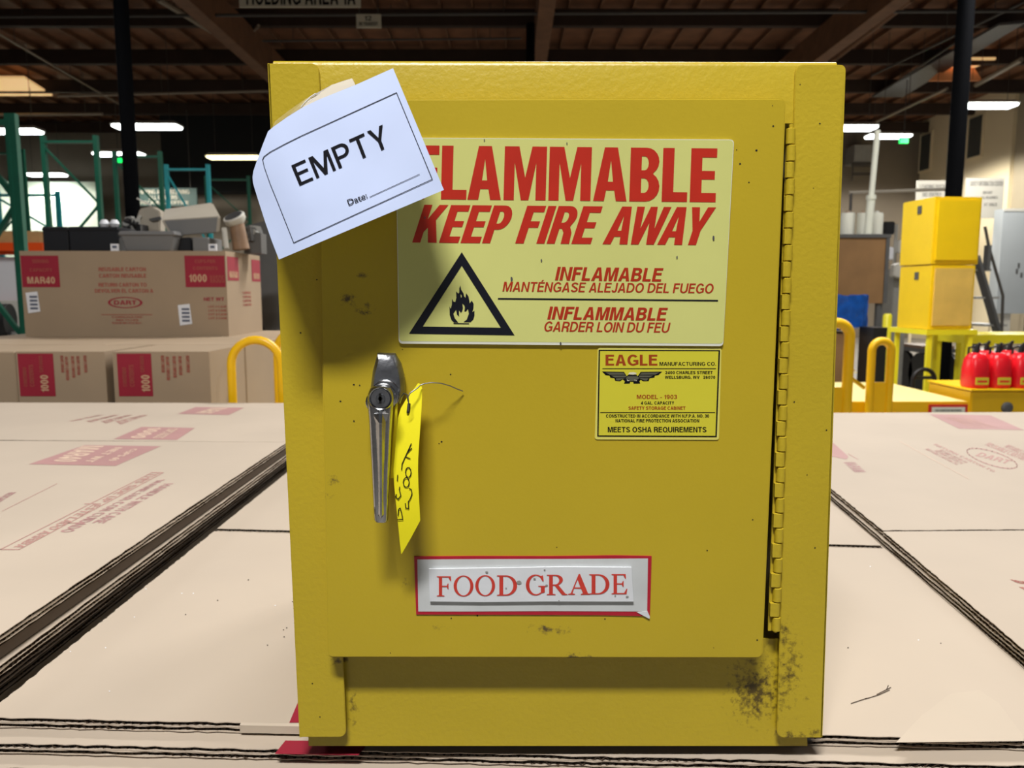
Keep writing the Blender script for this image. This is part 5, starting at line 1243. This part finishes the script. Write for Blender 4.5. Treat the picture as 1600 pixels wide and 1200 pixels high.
# ------------------------------------------------------------------ pallet racks on the left
def rack(xa, ya, xb, Y, m, wpost, lab, diag=2, dep=0):
    a, c = at(xa, ya, Y), at(xb, ya, Y); zt3 = a.z; t = thing('rack_frame', lab, 'rack frame', ((a.x + c.x)/2, Y, 0), 'pallet rack frames on the left')
    for x, yy in ((a.x, Y), (c.x, Y + dep)):
        b = MB(); b.box((x - wpost/2, yy - .022, .01), (x + wpost/2, yy + .022, zt3 + .06), m); b.box((x - wpost*.4, yy - .024, .01), (x - wpost*.1, yy - .021, zt3), m); b.build('post', t)
        b = MB(); b.box((x - wpost, yy - .07, 0), (x + wpost, yy + .07, .01), m); b.build('foot_plate', t)
    b = MB(); b.bar((a.x, Y, zt3), (c.x, Y + dep, zt3), .05, wpost*.55, m); b.build('top_rail', t)
    hh = zt3 - .2; n = diag
    for k in range(n):
        z_a = zt3 - .04 - hh*k/n; z_b = zt3 - .04 - hh*(k + 1)/n
        p, q = ((a.x, Y, z_a), (c.x, Y + dep, z_b)) if k % 2 == 0 else ((c.x, Y + dep, z_a), (a.x, Y, z_b))
        b = MB(); b.bar(p, q, .03, wpost*.38, m); b.build('brace', t)
    return t
rack(-60, 192, 18, 5.4, 'rack_green', .074, 'tall green rack frame with its post at the far left front', 5)
rack(68, 222, 150, 7.6, 'rack_green', .042, 'green rack frame with cross braces above the black bins', 5)
rack(-30, 240, 36, 11.2, 'rack_green', .042, 'dark green rack frame standing behind the tall front one', 5)
rack(179, 245, 250, 9.0, 'rack_green', .042, 'green rack frame directly behind the left black column', 5)
rack(260, 265, 325, 9.6, 'rack_teal', .042, 'light blue rack frame with one diagonal brace', 3)
rack(322, 281, 388, 12.5, 'rack_green', .042, 'far green rack frame left of the paper sheet', 5)
rack(-4, 305, 90, 12.0, 'rack_teal', .07, 'thin blue rack frame in front of the pale wall', 5)
# orange beams with pallet loads at the far left
Yo = 9.0
for k, (y0, y1, lab) in enumerate(((379, 392, 'upper orange rack beam at the left picture edge'), (479, 489, 'lower orange rack beam at the left picture edge'))):
    a, c = at(-160, y1, Yo), at(66, y0, Yo); b = MB(); b.box((a.x, Yo, a.z), (c.x, Yo + .05, c.z), 'rack_orange'); b.box((a.x, Yo + .9, a.z), (c.x, Yo + .95, c.z), 'rack_orange')
    for x in (a.x, c.x - .06): b.box((x, Yo + .05, a.z + .01), (x + .05, Yo + .9, c.z - .01), 'rack_orange')
    for x in (a.x + .0, c.x - .05):
        if k == 0:
            b.box((x, Yo + .055, 0), (x + .05, Yo + .1, a.z), 'rack_teal'); b.box((x, Yo + .85, 0), (x + .05, Yo + .895, a.z), 'rack_teal')
    tag(b.build('rack_beam'), lab, 'rack beam')
    if k == 0:
        p, q = at(-140, 379, Yo + .1), at(62, 361, Yo + .1); t = thing('wooden_pallet', 'wooden pallet lying on the upper orange beam', 'pallet', ((p.x + q.x)/2, Yo + .5, c.z))
        b = MB()
        for j in range(6): b.box((p.x, Yo + .08 + j*.14, q.z - .02), (q.x, Yo + .18 + j*.14, q.z), 'pallet_wood')
        b.build('top_boards', t)
        for j in range(3): b = MB(); b.box((p.x, Yo + .08 + j*.36, c.z), (q.x, Yo + .16 + j*.36, q.z - .02), 'pallet_wood'); b.build('stringer', t)
a, c = at(2, 478, Yo + .3), at(52, 396, Yo + .3)
b = MB(); b.box((a.x - .3, Yo + .12, at(0, 479, Yo).z), (c.x, Yo + .8, c.z - .05), 'label_white'); tag(b.build('wrapped_load', bevel=.03), 'pale wrapped load on the lower orange beam', 'load')
b = MB(); p = at(2, 500, 6.6); b.lathe((p.x - .02, 6.6, p.z), [(.05, 0), (.14, .01), (.14, .09), (.05, .1)], 'black_plastic', 20, (1, .2, 0))
b.box((p.x - .06, 6.57, 0), (p.x + .1, 6.63, p.z - .1), 'grey_dark'); tag(b.build('wheel_stand', smooth=True), 'black wheel on a grey stand at the left picture edge', 'wheel')
b = MB(); a, c = at(6, 640, 8.1), at(34, 470, 8.1); b.box((a.x, 8.1, 0), (c.x, 8.5, c.z), 'grey_light'); tag(b.build('grey_crate', bevel=.01), 'pale grey crate right of the black wheel', 'crate')
